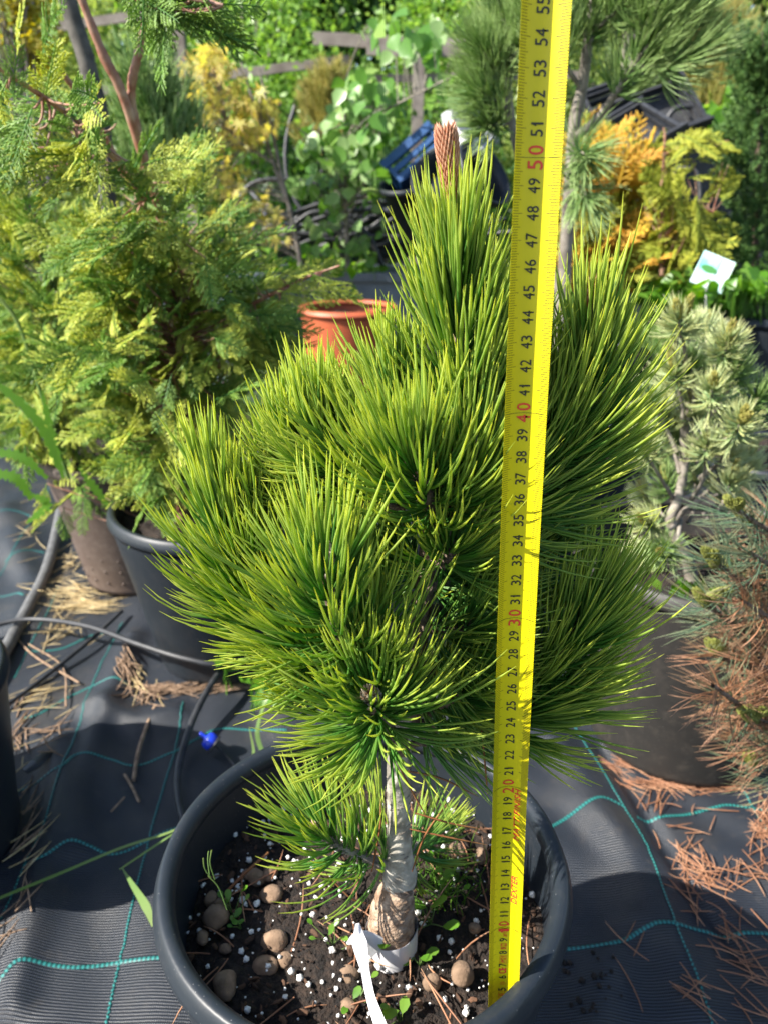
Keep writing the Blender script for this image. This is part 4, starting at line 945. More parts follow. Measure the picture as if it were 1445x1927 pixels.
conifer(cA2, [[(420, 600, 1.02, .003), (500, 560, .98, .0025), (570, 525, .95, .002), (640, 500, .93, .0012)]], [(560, 520, 50, 28, .95, .02, 5, .06, (1.6, 0, .25)), (600, 550, 55, 22, .95, .02, 4, .06, (1.6, 0, .1)), (500, 640, 50, 60, 1.0, .04, 14, .08, (.7, 0, 0))], 'frond', 'bark_red')
cA3 = thing('cypress_branch', W(360, 10, .8), 'conifer spray hanging in from the top edge above the red stems', 'conifer branch')
conifer(cA3, [[(270, -60, .8, .002), (330, -20, .78, .0018), (420, 10, .76, .0012)]], [(350, 20, 90, 28, .77, .02, 12, .075, (1.1, 0, -.15)), (285, 50, 30, 30, .78, .02, 4, .07, (.4, 0, -.5))], 'frond_deep', 'bark_red')
cB = thing('cypress_tree', (-.475, 1.345, .24), 'olive feathery conifer in the brown pot at the left edge', 'conifer')
conifer(cB, [[(150, 930, 1.345, .009), (120, 700, 1.32, .008), (60, 420, 1.28, .007), (20, 280, 1.25, .006), (-20, 180, 1.22, .005)], [(70, 480, 1.29, .005), (48, 360, 1.27, .004), (60, 300, 1.27, .004), (90, 210, 1.26, .003)]],
        [(60, 480, 110, 110, 1.27, .07, 95, .09, (-.1, -.3, .1)), (90, 660, 120, 120, 1.28, .07, 120, .09, (0, -.3, -.2)), (60, 800, 100, 70, 1.27, .06, 56, .09, (0, -.3, -.4)), (150, 900, 60, 30, 1.26, .04, 8, .10, (.2, -.2, -.7)), (20, 330, 60, 60, 1.2, .05, 9, .11, (0, 0, .2)), (75, 120, 70, 90, .80, .02, 4, .07, (.1, 0, .8))],
        ['frond', 'frond_deep'], 'bark_grey')
gy = W(1150, 420, 2.05)
cG = thing('golden_conifer', (gy[0], 2.05, .28), 'golden yellow conifer with orange tips right of the tape', 'conifer')
conifer(cG, [[(1130, 560, 2.05, .008), (1140, 420, 2.05, .006), (1150, 330, 2.05, .004)]], [(1150, 440, 100, 70, 2.05, .08, 90, .14, (0, -.2, .3)), (1120, 330, 90, 60, 2.05, .07, 60, .14, (0, -.2, .4)), (1190, 470, 80, 60, 2.0, .06, 50, .13, (.3, -.2, .1)), (1120, 285, 50, 30, 2.0, .05, 16, .13, (.3, 0, .7)), (1200, 300, 40, 30, 2.0, .04, 8, .12, (.8, 0, .4)), (1100, 500, 80, 50, 2.0, .06, 40, .13, (0, 0, 0))], ['frond_gold', 'frond_lime'], 'bark_grey', FRL)
gl = W(1260, 420, 1.9)
cL = thing('golden_conifer', (gl[0], 1.9, .25), 'sparse lime green conifer with drooping sprays beside black crates', 'conifer')
conifer(cL, [[(1245, 560, 1.9, .006), (1243, 400, 1.9, .005), (1250, 270, 1.9, .003), (1248, 240, 1.9, .002)], [(1243, 450, 1.9, .003), (1300, 395, 1.85, .002), (1340, 400, 1.82, .001)], [(1250, 290, 1.9, .002), (1300, 270, 1.86, .002), (1370, 265, 1.84, .001)]],
        [(1250, 400, 35, 70, 1.9, .04, 26, .11, (.1, 0, -.2)), (1320, 275, 50, 16, 1.85, .02, 10, .09, (.8, 0, -.1)), (1320, 430, 40, 40, 1.85, .03, 12, .10, (.6, 0, -.9)), (1345, 350, 30, 40, 1.85, .03, 6, .09, (.3, 0, -.6)), (1260, 490, 40, 30, 1.88, .03, 10, .11, (0, 0, 0))], 'frond_lime', 'bark_red', FRL)
# dark columnar conifer: dense short shoots
cD = W(1420, 400, 1.95); cDark = thing('columnar_conifer', (cD[0], 1.95, rp[2] - .02), 'dark green columnar conifer at the right edge in the weedy pot', 'conifer')
m_ = MB(); pth = smooth_path([W(1420, 590, 1.95), W(1425, 300, 1.95), W(1435, 60, 1.95)], 30); tubes(m_, pth[None], np.linspace(.010, .004, 30)[None], 8); m_.build('trunk', M['bark_dark'], cDark)
m_ = MB(); n_ = 950; u = rng.random(n_); hw = 85 - 48 * u + 12 * np.sin(u * 14)
pos = np.array([W(1428 + h_ * q_ * math.cos(a_), 570 - 500 * uu_, 1.95 + h_ / 740 * q_ * math.sin(a_)) for h_, q_, a_, uu_ in zip(hw, np.sqrt(rng.random(n_)), rng.random(n_) * 6.28, u)])
cen = np.array([W(1428, 570 - 500 * x, 1.95) for x in u]); d = norm(norm(pos - cen) * .7 + [0, 0, .7] + rng.normal(size=(n_, 3)) * .4)
PT = np.linspace(0, 1, 4)[None, :, None] * .05 * d[:, None] + pos[:, None]
for k in range(n_): needle_tuft(m_, PT[k], 34, .013, a0=75, a1=30, up=.1, radius=.0011, pair=False, K=3, rprof=np.array([1, 1, .3]), sides=3)
m_.build('foliage', M['frond_dark'], cDark)

# ------------------------------------------------------------------ neighbouring pines
def pine_plant(root, limbs, L, radius, mats, n, a0=60, a1=20, up=.25, K=5, bmat='bark_grey', pair=True, bud=None, lr=.004, budmat='bud_green', u0=.35):
    rp_ = np.array([.8, 1, 1, .8, .1]) if K == 5 else NR
    for idx, lb in enumerate(limbs):
        pts = [W(*p[:3]) for p in lb['p']]; path = smooth_path(pts, 24); m_ = MB(); r0 = lb.get('r', lr)
        tubes(m_, path[None], np.linspace(r0, r0 * .5, 24)[None], 8, r=[.5]); b = m_.build('branch', M[bmat], root)
        if lb.get('n', 1):
            mt = lb.get('m', mats[idx % len(mats)])
            m_ = MB(); needle_tuft(m_, path, int(n * lb.get('n', 1)), L * lb.get('L', 1), a0=a0, a1=a1, u0=lb.get('u0', u0), up=lb.get('up', up), radius=radius, K=K, rprof=rp_, sides=3, pair=pair)
            m_.build('needles', M[mt], b)
        if bud and lb.get('bud', 1):
            m_ = MB()
            for q_ in range(lb.get('bud', 1)):
                dd = norm((path[-1] - path[-5] + np.array([0, 0, .006]) + rng.normal(size=3) * .008 * (q_ > 0))[None])[0]
                scaly_bud(m_, path[-1] + rng.normal(size=3) * .003 * (q_ > 0), dd, bud[0] * (1 - .3 * rng.random()), bud[1], bud[2])
            m_.build('bud', M[budmat], b)
tb = W(1075, 470, 1.32)
pb = thing('pine_tree', (.33, 1.32, .26), 'tall long needled pine with pale brown limbs behind the tape', 'pine tree')
pine_plant(pb, [dict(p=[(1040, 800, 1.32), (1062, 500, 1.32), (1079, 248, 1.3), (1094, 168, 1.3), (1111, 34, 1.28), (1120, -40, 1.28)], r=.012, n=2.4, u0=.72),
                dict(p=[(1079, 260, 1.3), (1128, 218, 1.27), (1195, 117, 1.24), (1249, 60, 1.22), (1300, 20, 1.2)], r=.007, n=2.2, u0=.35),
                dict(p=[(1190, 125, 1.24), (1250, 120, 1.22), (1310, 95, 1.2)], n=1.0), dict(p=[(1195, 117, 1.24), (1220, 40, 1.22), (1250, -30, 1.2)], n=1.0),
                dict(p=[(1111, 60, 1.28), (1160, 20, 1.25), (1200, -40, 1.22)], n=1), dict(p=[(1094, 168, 1.3), (1050, 100, 1.26), (1040, 20, 1.24)], n=1),
                dict(p=[(1070, 330, 1.3), (1090, 290, 1.26), (1105, 300, 1.22)], n=.5, up=-.05), dict(p=[(1065, 380, 1.3), (1090, 350, 1.26), (1105, 380, 1.22)], n=.5, up=-.05),
                dict(p=[(1055, 560, 1.32), (985, 330, 1.34), (958, 200, 1.36), (955, 80, 1.36), (930, -30, 1.36)], r=.008, n=2.0, u0=.6), dict(p=[(957, 180, 1.36), (930, 130, 1.34), (905, 90, 1.32)], n=1), dict(p=[(956, 120, 1.36), (985, 80, 1.34), (1000, 20, 1.32)], n=1),
                dict(p=[(958, 210, 1.36), (930, 190, 1.34), (900, 175, 1.32)], n=.9), dict(p=[(960, 230, 1.36), (935, 235, 1.34), (915, 235, 1.32)], n=.6)],
           .072, .00075, ['pine_back'], 190, a0=70, a1=22, up=.15, bmat='bark_grey')
ps = thing('dwarf_pine', (.39, .875, .235), 'short needled blue green pine with yellow buds in the dusty pot', 'pine tree')
SH = [(1370, 640, 1), (1330, 610, 2), (1275, 600, 2), (1265, 690, 1), (1340, 730, 1), (1300, 760, 1), (1385, 690, 0), (1240, 780, 1), (1275, 820, 1), (1330, 830, 0), (1360, 760, 1), (1395, 790, 2), (1410, 860, 1), (1253, 905, 1), (1212, 930, 1), (1375, 905, 1), (1225, 860, 1), (1390, 940, 0), (1215, 985, 1), (1245, 1040, 1), (1200, 1050, 0), (1380, 830, 1), (1305, 880, 0), (1300, 680, 0), (1350, 660, 0), (1220, 740, 0), (1200, 830, 0), (1430, 740, 0)]
lim = [dict(p=[(1305, 1150, .875), (1295, 1060, .875), (1262, 985, .87), (1275, 940, .87), (1290, 860, .88)], r=.009, n=0, bud=0), dict(p=[(1285, 880, .88), (1290, 780, .88), (1310, 700, .88)], r=.006, n=0, bud=0), dict(p=[(1262, 985, .87), (1300, 950, .86), (1350, 930, .85)], r=.004, n=0, bud=0)]
for k, (x, y, b) in enumerate(SH):
    f = .86 + .05 * rng.normal(); bx, by = 1290 + (x - 1290) * .25, min(y + 110, 985)
    lim.append(dict(p=[(bx, by, .875), ((x + bx) / 2 + 8, (y + by) / 2 + 14, (f + .875) / 2), (x, y, f)], r=.0028, bud=b, u0=.76, n=1.0, m='pine_blue' if rng.random() < .8 else 'pine_back'))
pine_plant(ps, lim, .033, .00070, ['pine_blue'], 95, a0=98, a1=25, up=.1, bud=(.024, .0050, 50), bmat='bark_grey')
pbn = thing('dwarf_pine', (.60, .66, .23), 'browning pine with scaly green buds at the right edge', 'pine tree')
BS = [(1345, 1060, 1, 'pine_teal'), (1375, 1180, 0, 'pine_teal'), (1340, 1290, 0, 'pine_brown'), (1385, 1380, 0, 'pine_brown'), (1410, 1040, 0, 'pine_teal'), (1395, 1130, 0, 'pine_brown'), (1400, 975, 1, 'pine_teal'), (1385, 960, 1, 'pine_teal'), (1390, 1085, 1, 'pine_teal'), (1330, 1140, 1, 'pine_teal'), (1350, 1230, 1, 'pine_brown'), (1420, 1160, 0, 'pine_brown'), (1430, 1250, 0, 'pine_brown'), (1425, 1350, 2, 'pine_brown'), (1420, 1440, 1, 'pine_teal'), (1450, 1300, 0, 'pine_brown'), (1445, 1080, 0, 'pine_brown'), (1375, 1320, 0, 'pine_teal'), (1460, 1410, 0, 'pine_teal'), (1400, 1210, 0, 'pine_brown'), (1455, 1000, 0, 'pine_brown')]
lim = []
for k, (x, y, b, mt) in enumerate(BS):
    f = .62 + .035 * rng.normal(); lim.append(dict(p=[(1560, y + 60, .64), (x + 70, y + 40, (f + .64) / 2), (x, y, f)], r=.0035, bud=b * 2, m=mt, u0=.35, n=1.1))
pine_plant(pbn, lim, .060, .00044, ['pine_brown'], 40, a0=82, a1=28, up=-.05, bud=(.024, .0052, 90), bmat='bark_dark', budmat='bud_scaly')

# ------------------------------------------------------------------ leafy saplings and bushes
ms = []
for k in range(7):
    a = math.radians(-115 + k * 38.3); L = [.45, .72, .92, 1.0, .92, .72, .45][k]
    a2 = math.radians(-115 + (k - .5) * 38.3); ms.append([.28 * math.cos(a2), .28 * math.sin(a2), .02]); ms.append([L * math.cos(a), L * math.sin(a), -.10 * L])
ms.append([.28 * math.cos(math.radians(134)), .28 * math.sin(math.radians(134)), .02])
mv = np.array([[0, 0, 0]] + ms); mv[:, 0] += .1
MAPLE = (mv, [], [[0, k, k + 1] for k in range(1, len(ms))], np.linalg.norm(mv, axis=1))
ROUND = (np.array([[0, 0, 0], [.12, .36, .02], [.45, .42, .05], [.8, .2, .02], [1.05, 0, -.06], [.8, -.2, .02], [.45, -.42, .05], [.12, -.36, .02], [.35, 0, -.04], [.7, 0, -.03]], float), [], ovT, np.zeros(10))
LEAF4 = (np.array([[0, 0, 0], [.5, .28, .05], [1, 0, -.05], [.5, -.28, .05], [.5, 0, 0]], float), [], [[0, 1, 4], [1, 2, 4], [2, 3, 4], [3, 0, 4]], np.array([0, .5, 1, .5, .5]))
def sapling(name, base, label, cat, stems, clumps, tmpl, mat, bark, size, hang=.6, group=None):
    root = thing(name, base, label, cat, group); S = []
    for st in stems:
        path = smooth_path([W(*a[:3]) for a in st], 40); S.append(path); m_ = MB()
        tubes(m_, path[None], np.interp(np.linspace(0, 1, 40), np.linspace(0, 1, len(st)), [a[3] for a in st])[None], 8); m_.build('stem', M[bark], root)
    S = np.concatenate(S); m_ = MB(); tw = MB()
    for (cx, cy, rx, ry, f, fs, n) in clumps:
        a = rng.random(n) * 6.28; q_ = np.sqrt(rng.random(n))
        pos = np.array([W(cx + rx * q_[k] * math.cos(a[k]), cy + ry * q_[k] * math.sin(a[k]), f + fs * rng.normal()) for k in range(n)])
        d = norm(rng.normal(size=(n, 3)) * .6 + [0, -.1, -hang]); up = norm(rng.normal(size=(n, 3)) * .7 + [-.35, -.6, .6])
        scatter(m_, tmpl, pos, frames(d, up=up), size * (.6 + .7 * rng.random(n)))
        near = S[np.argmin(np.linalg.norm(S[None] - pos[:, None] + [0, 0, .08], axis=2), 1)]; ok = (np.linalg.norm(near - pos, axis=1) < .45) & (rng.random(n) < .35)
        if ok.any():
            u = np.linspace(0, 1, 5)[None, :, None]; mid = (near + pos) / 2 + [0, 0, .03]
            P = (1 - u) ** 2 * near[:, None] + 2 * u * (1 - u) * mid[:, None] + u * u * pos[:, None]; tubes(tw, P[ok], .0018 * np.linspace(1.2, .5, 5), 4)
    m_.build('leaves', M[mat], root); 
    if tw.v: tw.build('twigs', M[bark], root)
    return root
bf = 2.9
sapling('birch_sapling', (W(655, 560, bf)[0], bf, 0), 'young birch sapling with pale round leaves in the middle background', 'sapling',
        [[(650, 800, bf, .010), (655, 560, bf, .010), (652, 400, bf, .008), (648, 240, bf, .006), (655, 140, bf, .003)], [(650, 300, bf, .004), (590, 262, bf, .003), (560, 240, bf, .002)], [(650, 260, bf, .004), (740, 200, 2.7, .003), (860, 140, 2.6, .002)]],
        [(690, 200, 60, 75, bf - .1, .12, 150), (620, 270, 60, 50, bf, .12, 70), (700, 320, 50, 50, bf - .05, .1, 60), (670, 400, 60, 70, bf, .1, 28), (840, 160, 40, 22, 2.6, .05, 22), (730, 60, 50, 40, 2.7, .1, 22), (600, 440, 40, 40, bf, .1, 10), (590, 345, 50, 30, bf, .1, 24), (660, 470, 50, 30, bf, .1, 12), (800, 60, 40, 50, 2.7, .1, 20)], ROUND, 'birch_leaf', 'bark_grey', .052, hang=.9)
mf = 2.75
sapling('maple_sapling', (W(560, 640, mf)[0], mf, 0), 'young maple with yellow and orange star shaped leaves left of the birch', 'sapling',
        [[(585, 640, mf, .010), (560, 460, mf, .009), (528, 320, mf, .007), (500, 180, mf, .005), (488, 130, mf, .003)], [(540, 380, mf, .006), (490, 230, mf, .005), (452, 110, mf, .003)], [(520, 310, mf, .005), (440, 250, mf, .004), (400, 120, mf, .003)]],
        [(395, 150, 55, 65, mf, .08, 150), (370, 210, 40, 40, mf, .08, 40), (480, 215, 45, 50, mf, .08, 95), (430, 260, 70, 30, mf, .08, 45), (420, 330, 50, 40, mf, .08, 45), (405, 100, 25, 25, mf, .08, 14), (460, 400, 60, 60, mf + .2, .1, 50), (500, 430, 50, 40, mf, .1, 24)], MAPLE, 'maple_leaf', 'bark_grey', .038, hang=.7)
yf = 3.3
def needle_bush(name, px, py, f, w_, h_, n, label, mat, L=.05):
    base = W(px, py, f); root = thing(name, (base[0], f, 0), label, 'bush'); m_ = MB(); top = W(px, py - h_, f)[2]
    m0 = MB(); tubes(m0, smooth_path([(base[0], f, 0), (base[0] + .02, f, top * .5), (base[0], f, top)], 12)[None], np.linspace(.014, .005, 12)[None], 8); m0.build('trunk', M['bark_grey'], root)
    for k in range(n):
        u = rng.random(); a = rng.random() * 6.28; r_ = w_ * math.sqrt(rng.random()) * (1 - .75 * u)
        c = W(px + r_ * math.cos(a), py - u * h_, f + r_ / 1447 * f * math.sin(a)); d = norm(np.array([[math.cos(a) * .5, math.sin(a) * .5, 1.0]]) + rng.normal(size=(1, 3)) * .2)[0]
        needle_tuft(m_, c + d * np.linspace(0, .10, 4)[:, None], 26, L, a0=60, a1=15, up=.3, radius=.0016, pair=False, K=3, rprof=np.array([1, 1, .2]), sides=3)
    m_.build('foliage', M[mat], root)
needle_bush('young_pine', 625, 300, 3.3, 60, 130, 150, 'pale golden young pine behind the birch leaves', 'yellow_bush')
needle_bush('young_pine', 300, 400, 1.9, 90, 220, 130, 'dull green pine behind the red stems at left', 'pine_back', .05)
needle_bush('young_pine', 1340, 300, 3.0, 90, 230, 330, 'yellow green young pine right of the tall pine', 'yellow_bush', .06)
needle_bush('young_pine', 1370, 180, 3.8, 60, 110, 140, 'dull green bushy pine behind the yellow green one', 'pine_back', .06)
tube_thing('tree_stem', [W(105, -80, 1.75), W(140, 40, 1.75), W(170, 140, 1.75), W(200, 300, 1.75), W(215, 700, 1.75), (W(220, 900, 1.75)[0], 1.75, 0)], .017, M['bark_dim'], 'smooth grey curved young trunk behind the red stems at top left', 'tree trunk', 50, 14)

def bush(name, c, rad, n, label, mat, leaf=.045, clumps=40, tmpl=LEAF4, trunkr=.03, cat='bush'):
    c = np.array(c, float); root = thing(name, (c[0], c[1], 0), label, cat, None); rad = np.array(rad, float)
    k = norm(rng.normal(size=(clumps, 3))) * (rng.random((clumps, 1)) ** .35) * rad * .92 + c
    m_ = MB()
    tubes(m_, smooth_path([(c[0], c[1], -.03), (c[0] + .05, c[1], c[2] * .5), (c[0], c[1], c[2])], 10)[None], np.linspace(trunkr, trunkr * .5, 10)[None], 8, r=[.5])
    for q_ in k[:18]: tubes(m_, smooth_path([(c[0], c[1], c[2] * .45), (c + q_) / 2 + [0, 0, -.05], q_], 8)[None], np.linspace(trunkr * .4, .004, 8)[None], 5)
    m_.build('trunk', M['bark_grey'], root)
    idx = rng.integers(0, clumps, n); sg = rad.mean() * (.10 + .14 * rng.random(clumps))
    pos = k[idx] + rng.normal(size=(n, 3)) * sg[idx][:, None]
    pos[:, 2] = np.abs(pos[:, 2]) + .02
    d = norm(rng.normal(size=(n, 3)) + [0, 0, -.3]); up = norm(rng.normal(size=(n, 3)) * .8 + [-.3, -.2, .8])
    m_ = MB(); scatter(m_, tmpl, pos, frames(d, up=up), leaf * (.6 + .7 * rng.random(n)), r=np.clip(rng.random(n) * .7 + .3 * rng.random(clumps)[idx], 0, 1)); m_.build('crown', M[mat], root)
    return root
bush('leafy_bush', (-2.3, 5.6, 1.15), (.9, .7, 1.1), 9000, 'bright green leafy bush behind the fence at far left', 'bush_leaf_olive', clumps=26)
bush('leafy_bush', (-.85, 5.5, 1.1), (.85, .7, 1.05), 11000, 'bright green leafy bush behind the maple sapling', 'bush_leaf', clumps=26)
bush('leafy_bush', (.25, 5.7, 1.0), (.6, .6, 1.0), 8000, 'leafy green bush behind the fence above the birch', 'bush_leaf')
bush('leafy_bush', (.95, 5.4, 1.1), (.65, .6, 1.1), 9000, 'leafy green bush behind the tape and tall pine', 'bush_leaf_olive', clumps=26)
bush('leafy_bush', (2.2, 5.8, 1.1), (.9, .7, 1.1), 9000, 'leafy green bush at the far right background', 'bush_leaf_olive', clumps=24)
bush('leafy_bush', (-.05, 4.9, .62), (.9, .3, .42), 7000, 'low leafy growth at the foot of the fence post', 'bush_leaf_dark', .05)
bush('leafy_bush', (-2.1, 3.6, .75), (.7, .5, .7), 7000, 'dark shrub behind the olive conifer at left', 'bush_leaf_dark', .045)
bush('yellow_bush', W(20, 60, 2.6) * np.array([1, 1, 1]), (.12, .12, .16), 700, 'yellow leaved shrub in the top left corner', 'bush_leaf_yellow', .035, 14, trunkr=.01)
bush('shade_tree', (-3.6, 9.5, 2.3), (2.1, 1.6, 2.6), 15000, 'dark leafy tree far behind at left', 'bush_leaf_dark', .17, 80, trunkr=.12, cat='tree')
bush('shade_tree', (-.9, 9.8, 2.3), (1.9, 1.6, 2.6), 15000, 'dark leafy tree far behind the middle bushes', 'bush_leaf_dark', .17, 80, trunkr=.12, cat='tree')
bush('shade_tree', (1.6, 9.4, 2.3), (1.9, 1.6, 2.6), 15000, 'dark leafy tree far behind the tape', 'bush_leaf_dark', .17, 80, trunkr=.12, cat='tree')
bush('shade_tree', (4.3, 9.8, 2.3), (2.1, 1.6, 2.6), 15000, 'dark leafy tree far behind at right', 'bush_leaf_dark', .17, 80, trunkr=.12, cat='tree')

# grass beyond the fabric
m_ = MB(); n_ = 26000; x = -4.5 + 9 * rng.random(n_); y = 2.35 + 4.3 * rng.random(n_) ** 1.2
p = np.stack([x, y, np.full(n_, -.04)], -1); hgt = .10 + .20 * rng.random(n_)
tubes(m_, bend_paths(p, norm(rng.normal(size=(n_, 3)) * .18 + [0, 0, 1]), norm(rng.normal(size=(n_, 3)) * .5 + [0, 0, .7]), hgt, 4), np.array([.0035, .0035, .0025, .0003]), 3, flat=.25)
tag(m_.build('grass', M['grass']), 'green grass growing beyond the pots', 'grass', kind='stuff')
def leafpatch(name, regs, tmpl, size, mat, label, cat='weeds', kind='stuff', hang=0.0, upw=(0, -.3, .9)):
    m_ = MB()
    for (cx, cy, rx, ry, f, fs, n) in regs:
        a = rng.random(n) * 6.28; q_ = np.sqrt(rng.random(n)); pos = np.array([W(cx + rx * q_[k] * math.cos(a[k]), cy + ry * q_[k] * math.sin(a[k]), f + fs * rng.normal()) for k in range(n)])
        d = norm(rng.normal(size=(n, 3)) + [0, 0, -hang]); scatter(m_, tmpl, pos, frames(d, up=norm(rng.normal(size=(n, 3)) * .4 + upw)), size * (.6 + .8 * rng.random(n)))
        tubes(m_, np.stack([pos - [0, 0, .05] + rng.normal(size=(n, 3)) * .008, pos - [0, 0, .02], pos], 1), np.array([.0012, .001, .0008]), 3)
    return tag(m_.build(name, M[mat]), label, cat, kind=kind)
leafpatch('weeds', [(1360, 545, 60, 28, 1.85, .06, 190), (1430, 540, 40, 25, 1.85, .06, 100), (1290, 545, 40, 30, 1.9, .05, 110), (1220, 545, 40, 20, 1.95, .05, 50)], ROUND, .034, 'weed_leaf', 'bright round leaved weeds filling the tall right pot')
leafpatch('weeds', [(1330, 215, 60, 22, 2.75, .08, 70), (1380, 200, 30, 25, 2.7, .05, 30)], ROUND, .055, 'weed_leaf', 'bright green weeds in the black crate top right')
leafpatch('weeds', [(470, 480, 80, 60, 3.1, .12, 120), (560, 500, 60, 40, 3.0, .12, 60), (650, 500, 60, 40, 3.0, .1, 60)], LEAF4, .06, 'weed_leaf', 'leafy weeds round the hose pile in the middle distance')
leafpatch('weeds', [(1270, 1120, 30, 30, .80, .03, 16), (1330, 1120, 16, 20, .80, .02, 8)], LEAF4, .022, 'weed_leaf', 'bright weed leaves at the trunk foot in the dusty pot', upw=(0, -1, .3))
leafpatch('weeds', [(420, 1240, 20, 20, .98, .02, 10), (500, 1290, 40, 30, .93, .02, 14)], LEAF4, .030, 'weed_leaf', 'weed tuft between the left black pot and the front pot')
# dandelion-like leaves lower left
def lobed(root, pts, wd, n=9):
    p = smooth_path(pts, 60); d = norm(np.gradient(p, axis=0)); s = norm(np.cross(d, [0, -1, .25])); u = np.linspace(0, 1, 60)
    w_ = wd * np.sin(np.pi * np.clip(u * .92 + .06, 0, 1)) ** .7 * (.42 + .58 * (1 - ((u * n) % 1.0)))
    m_ = MB(); V = np.stack([p - s * w_[:, None], p, p + s * w_[:, None]], 1).reshape(-1, 3); i = np.arange(59)[:, None]; j = np.arange(2)[None]
    m_.add(V, quads=np.stack([i * 3 + j, i * 3 + j + 1, (i + 1) * 3 + j + 1, (i + 1) * 3 + j], -1).reshape(-1, 4)); m_.build('leaf', M['weed_leaf'], root)
dn = thing('thistle_weed', W(120, 900, 1.1), 'tall weed with jagged bright leaves in front of the olive conifer', 'weed')
for pts, wd in [([(110, 880), (70, 790), (-30, 700)], .010), ([(120, 900), (100, 830), (80, 735)], .009), ([(90, 900), (40, 860), (-20, 850)], .010), ([(60, 940), (30, 900), (-20, 890)], .012), ([(150, 880), (180, 920), (210, 960)], .009), ([(60, 930), (90, 950), (50, 985)], .009)]:
    lobed(dn, [W(a, b, 1.08) for a, b in pts], wd)
for pts, rad in [([(130, 900), (90, 780), (40, 620), (0, 560)], .0028), ([(130, 900), (100, 850), (60, 790), (0, 730)], .0022)]:
    m_ = MB(); tubes(m_, smooth_path([W(a, b, 1.1) for a, b in pts], 20)[None], np.full((1, 20), rad), 6); m_.build('stem', M['grass_blade'], dn)

# ------------------------------------------------------------------ fence, crates, hoses in the background
fr = thing('wooden_fence', W(785, 200, 4.7) * [1, 1, 0], 'weathered grey wooden rail fence behind the saplings', 'fence')
def plank(name, a, b, h, th, parent):
    a = np.array(a); b = np.array(b); d = b - a; L = np.linalg.norm(d); m_ = MB(); n_ = 14
    F1 = frames(norm(d)[None], up=np.array([0, 0, 1.]))[0]; u = np.linspace(0, 1, n_); V = []
    for k in range(n_):
        j_ = rng.normal(size=2) * h * .03; c = a + d * u[k]
        for sy, sz in ((-1, -1), (1, -1), (1, 1), (-1, 1)): V.append(c + F1[:, 1] * sy * th + F1[:, 2] * (sz * h + j_[0]))
    Q = [[i * 4 + j, i * 4 + (j + 1) % 4, (i + 1) * 4 + (j + 1) % 4, (i + 1) * 4 + j] for i in range(n_ - 1) for j in range(4)] + [[3, 2, 1, 0], [(n_ - 1) * 4 + k for k in range(4)]]
    m_.add(np.array(V), quads=Q); return m_.build(name, M['wood_grey'], parent, smooth=False)
for a, b, h in [((150, 176, 4.7), (660, 112, 4.75), .022), ((590, 72, 4.7), (960, 92, 4.7), .030), ((690, 92, 4.66), (900, 96, 4.66), .030), ((100, 52, 4.75), (420, 8, 4.75), .022), ((640, 150, 4.75), (1100, 140, 4.75), .018)]:
    plank('rail', W(*a), W(*b), h, .015, fr)
for px in (330, 782, 1180): t_ = W(px, 60, 4.64); plank('post', (t_[0], 4.64, -.02), (t_[0] + .02, 4.64, t_[2]), .03, .03, fr)
# planter box / benches
def open_box(name, c, half, wall, mat, label, cat, rot=None, soil=False, slats=0):
    root = thing(name, c, label, cat); rot = np.eye(3) if rot is None else rot; c = np.array(c, float); hx, hy, hz = half
    def bx(nm, off, h, mt=mat):
        m_ = MB(); box(m_, c + rot @ np.array(off), h, rot); m_.build(nm, mt, root, smooth=False)
    bx('base', (0, 0, wall), (hx - wall, hy - wall, wall)); 
    for s in (-1, 1):
        if slats:
            for k in range(slats):
                z = 2 * hz * (k + .5) / slats; bx('side_slat', (0, s * (hy - wall), z), (hx, wall * .8, hz / slats * .62)); bx('end_slat', (s * (hx - wall), 0, z), (wall * .9, hy - 2 * wall, hz / slats * .62))
            for s2 in (-1, 1): bx('corner', (s * (hx - wall * .5), s2 * (hy - wall * .5), hz), (wall, wall, hz))
        else:
            bx('side_panel', (0, s * (hy - wall), hz), (hx, wall, hz)); bx('end_panel', (s * (hx - wall), 0, hz), (wall, hy - 2 * wall, hz - .001))
    bx('lip', (0, -hy - wall * .7, 2 * hz - .012), (hx + wall * 1.5, wall * .7, .014)); bx('lip', (0, hy + wall * .7, 2 * hz - .012), (hx + wall * 1.5, wall * .7, .014))
    if soil: bx('soil_fill', (0, 0, 2 * hz - .05), (hx - 2.2 * wall, hy - 2.2 * wall, .01), M['soil'])
    return root
q0 = W(610, 514, 2.9)
open_box('planter_box', (q0[0], 3.05, 0), (.34, .16, q0[2] / 2), .012, M['slate_plastic'], 'long slate blue trough planter behind the terracotta pot', 'planter', soil=True)
q1 = W(520, 530, 2.75); open_box('planter_box', (q1[0] - .18, 2.75, 0), (.16, .14, q1[2] / 2 - .02), .012, M['slate_plastic'], 'short slate grey trough planter behind the cypress spray', 'planter', soil=True)
q2 = W(800, 305, 2.75); open_box('plastic_crate', q2 - [0, 0, .05], (.09, .10, .045), .006, M['blue_crate'], 'blue plastic crate tilted on the scrap pile behind the leader', 'crate', rotm(-35, -38, 15), slats=3)
q3 = W(882, 265, 2.6)
gp = thing('spare_pot', q3, 'pale grey pot lying upside down on the scrap pile', 'plant pot')
m_ = MB(); Fm = frames(np.array([[-.35, -.1, .85]]))[0]; lathe_axis(m_, [(0, .10), (.05, .10), (.055, .098), (.075, -.02), (.085, -.02), (.085, -.035), (.08, -.035), (.05, .09), (0, .09)], q3, Fm); m_.build('pot_body', M['grey_plastic'], gp)
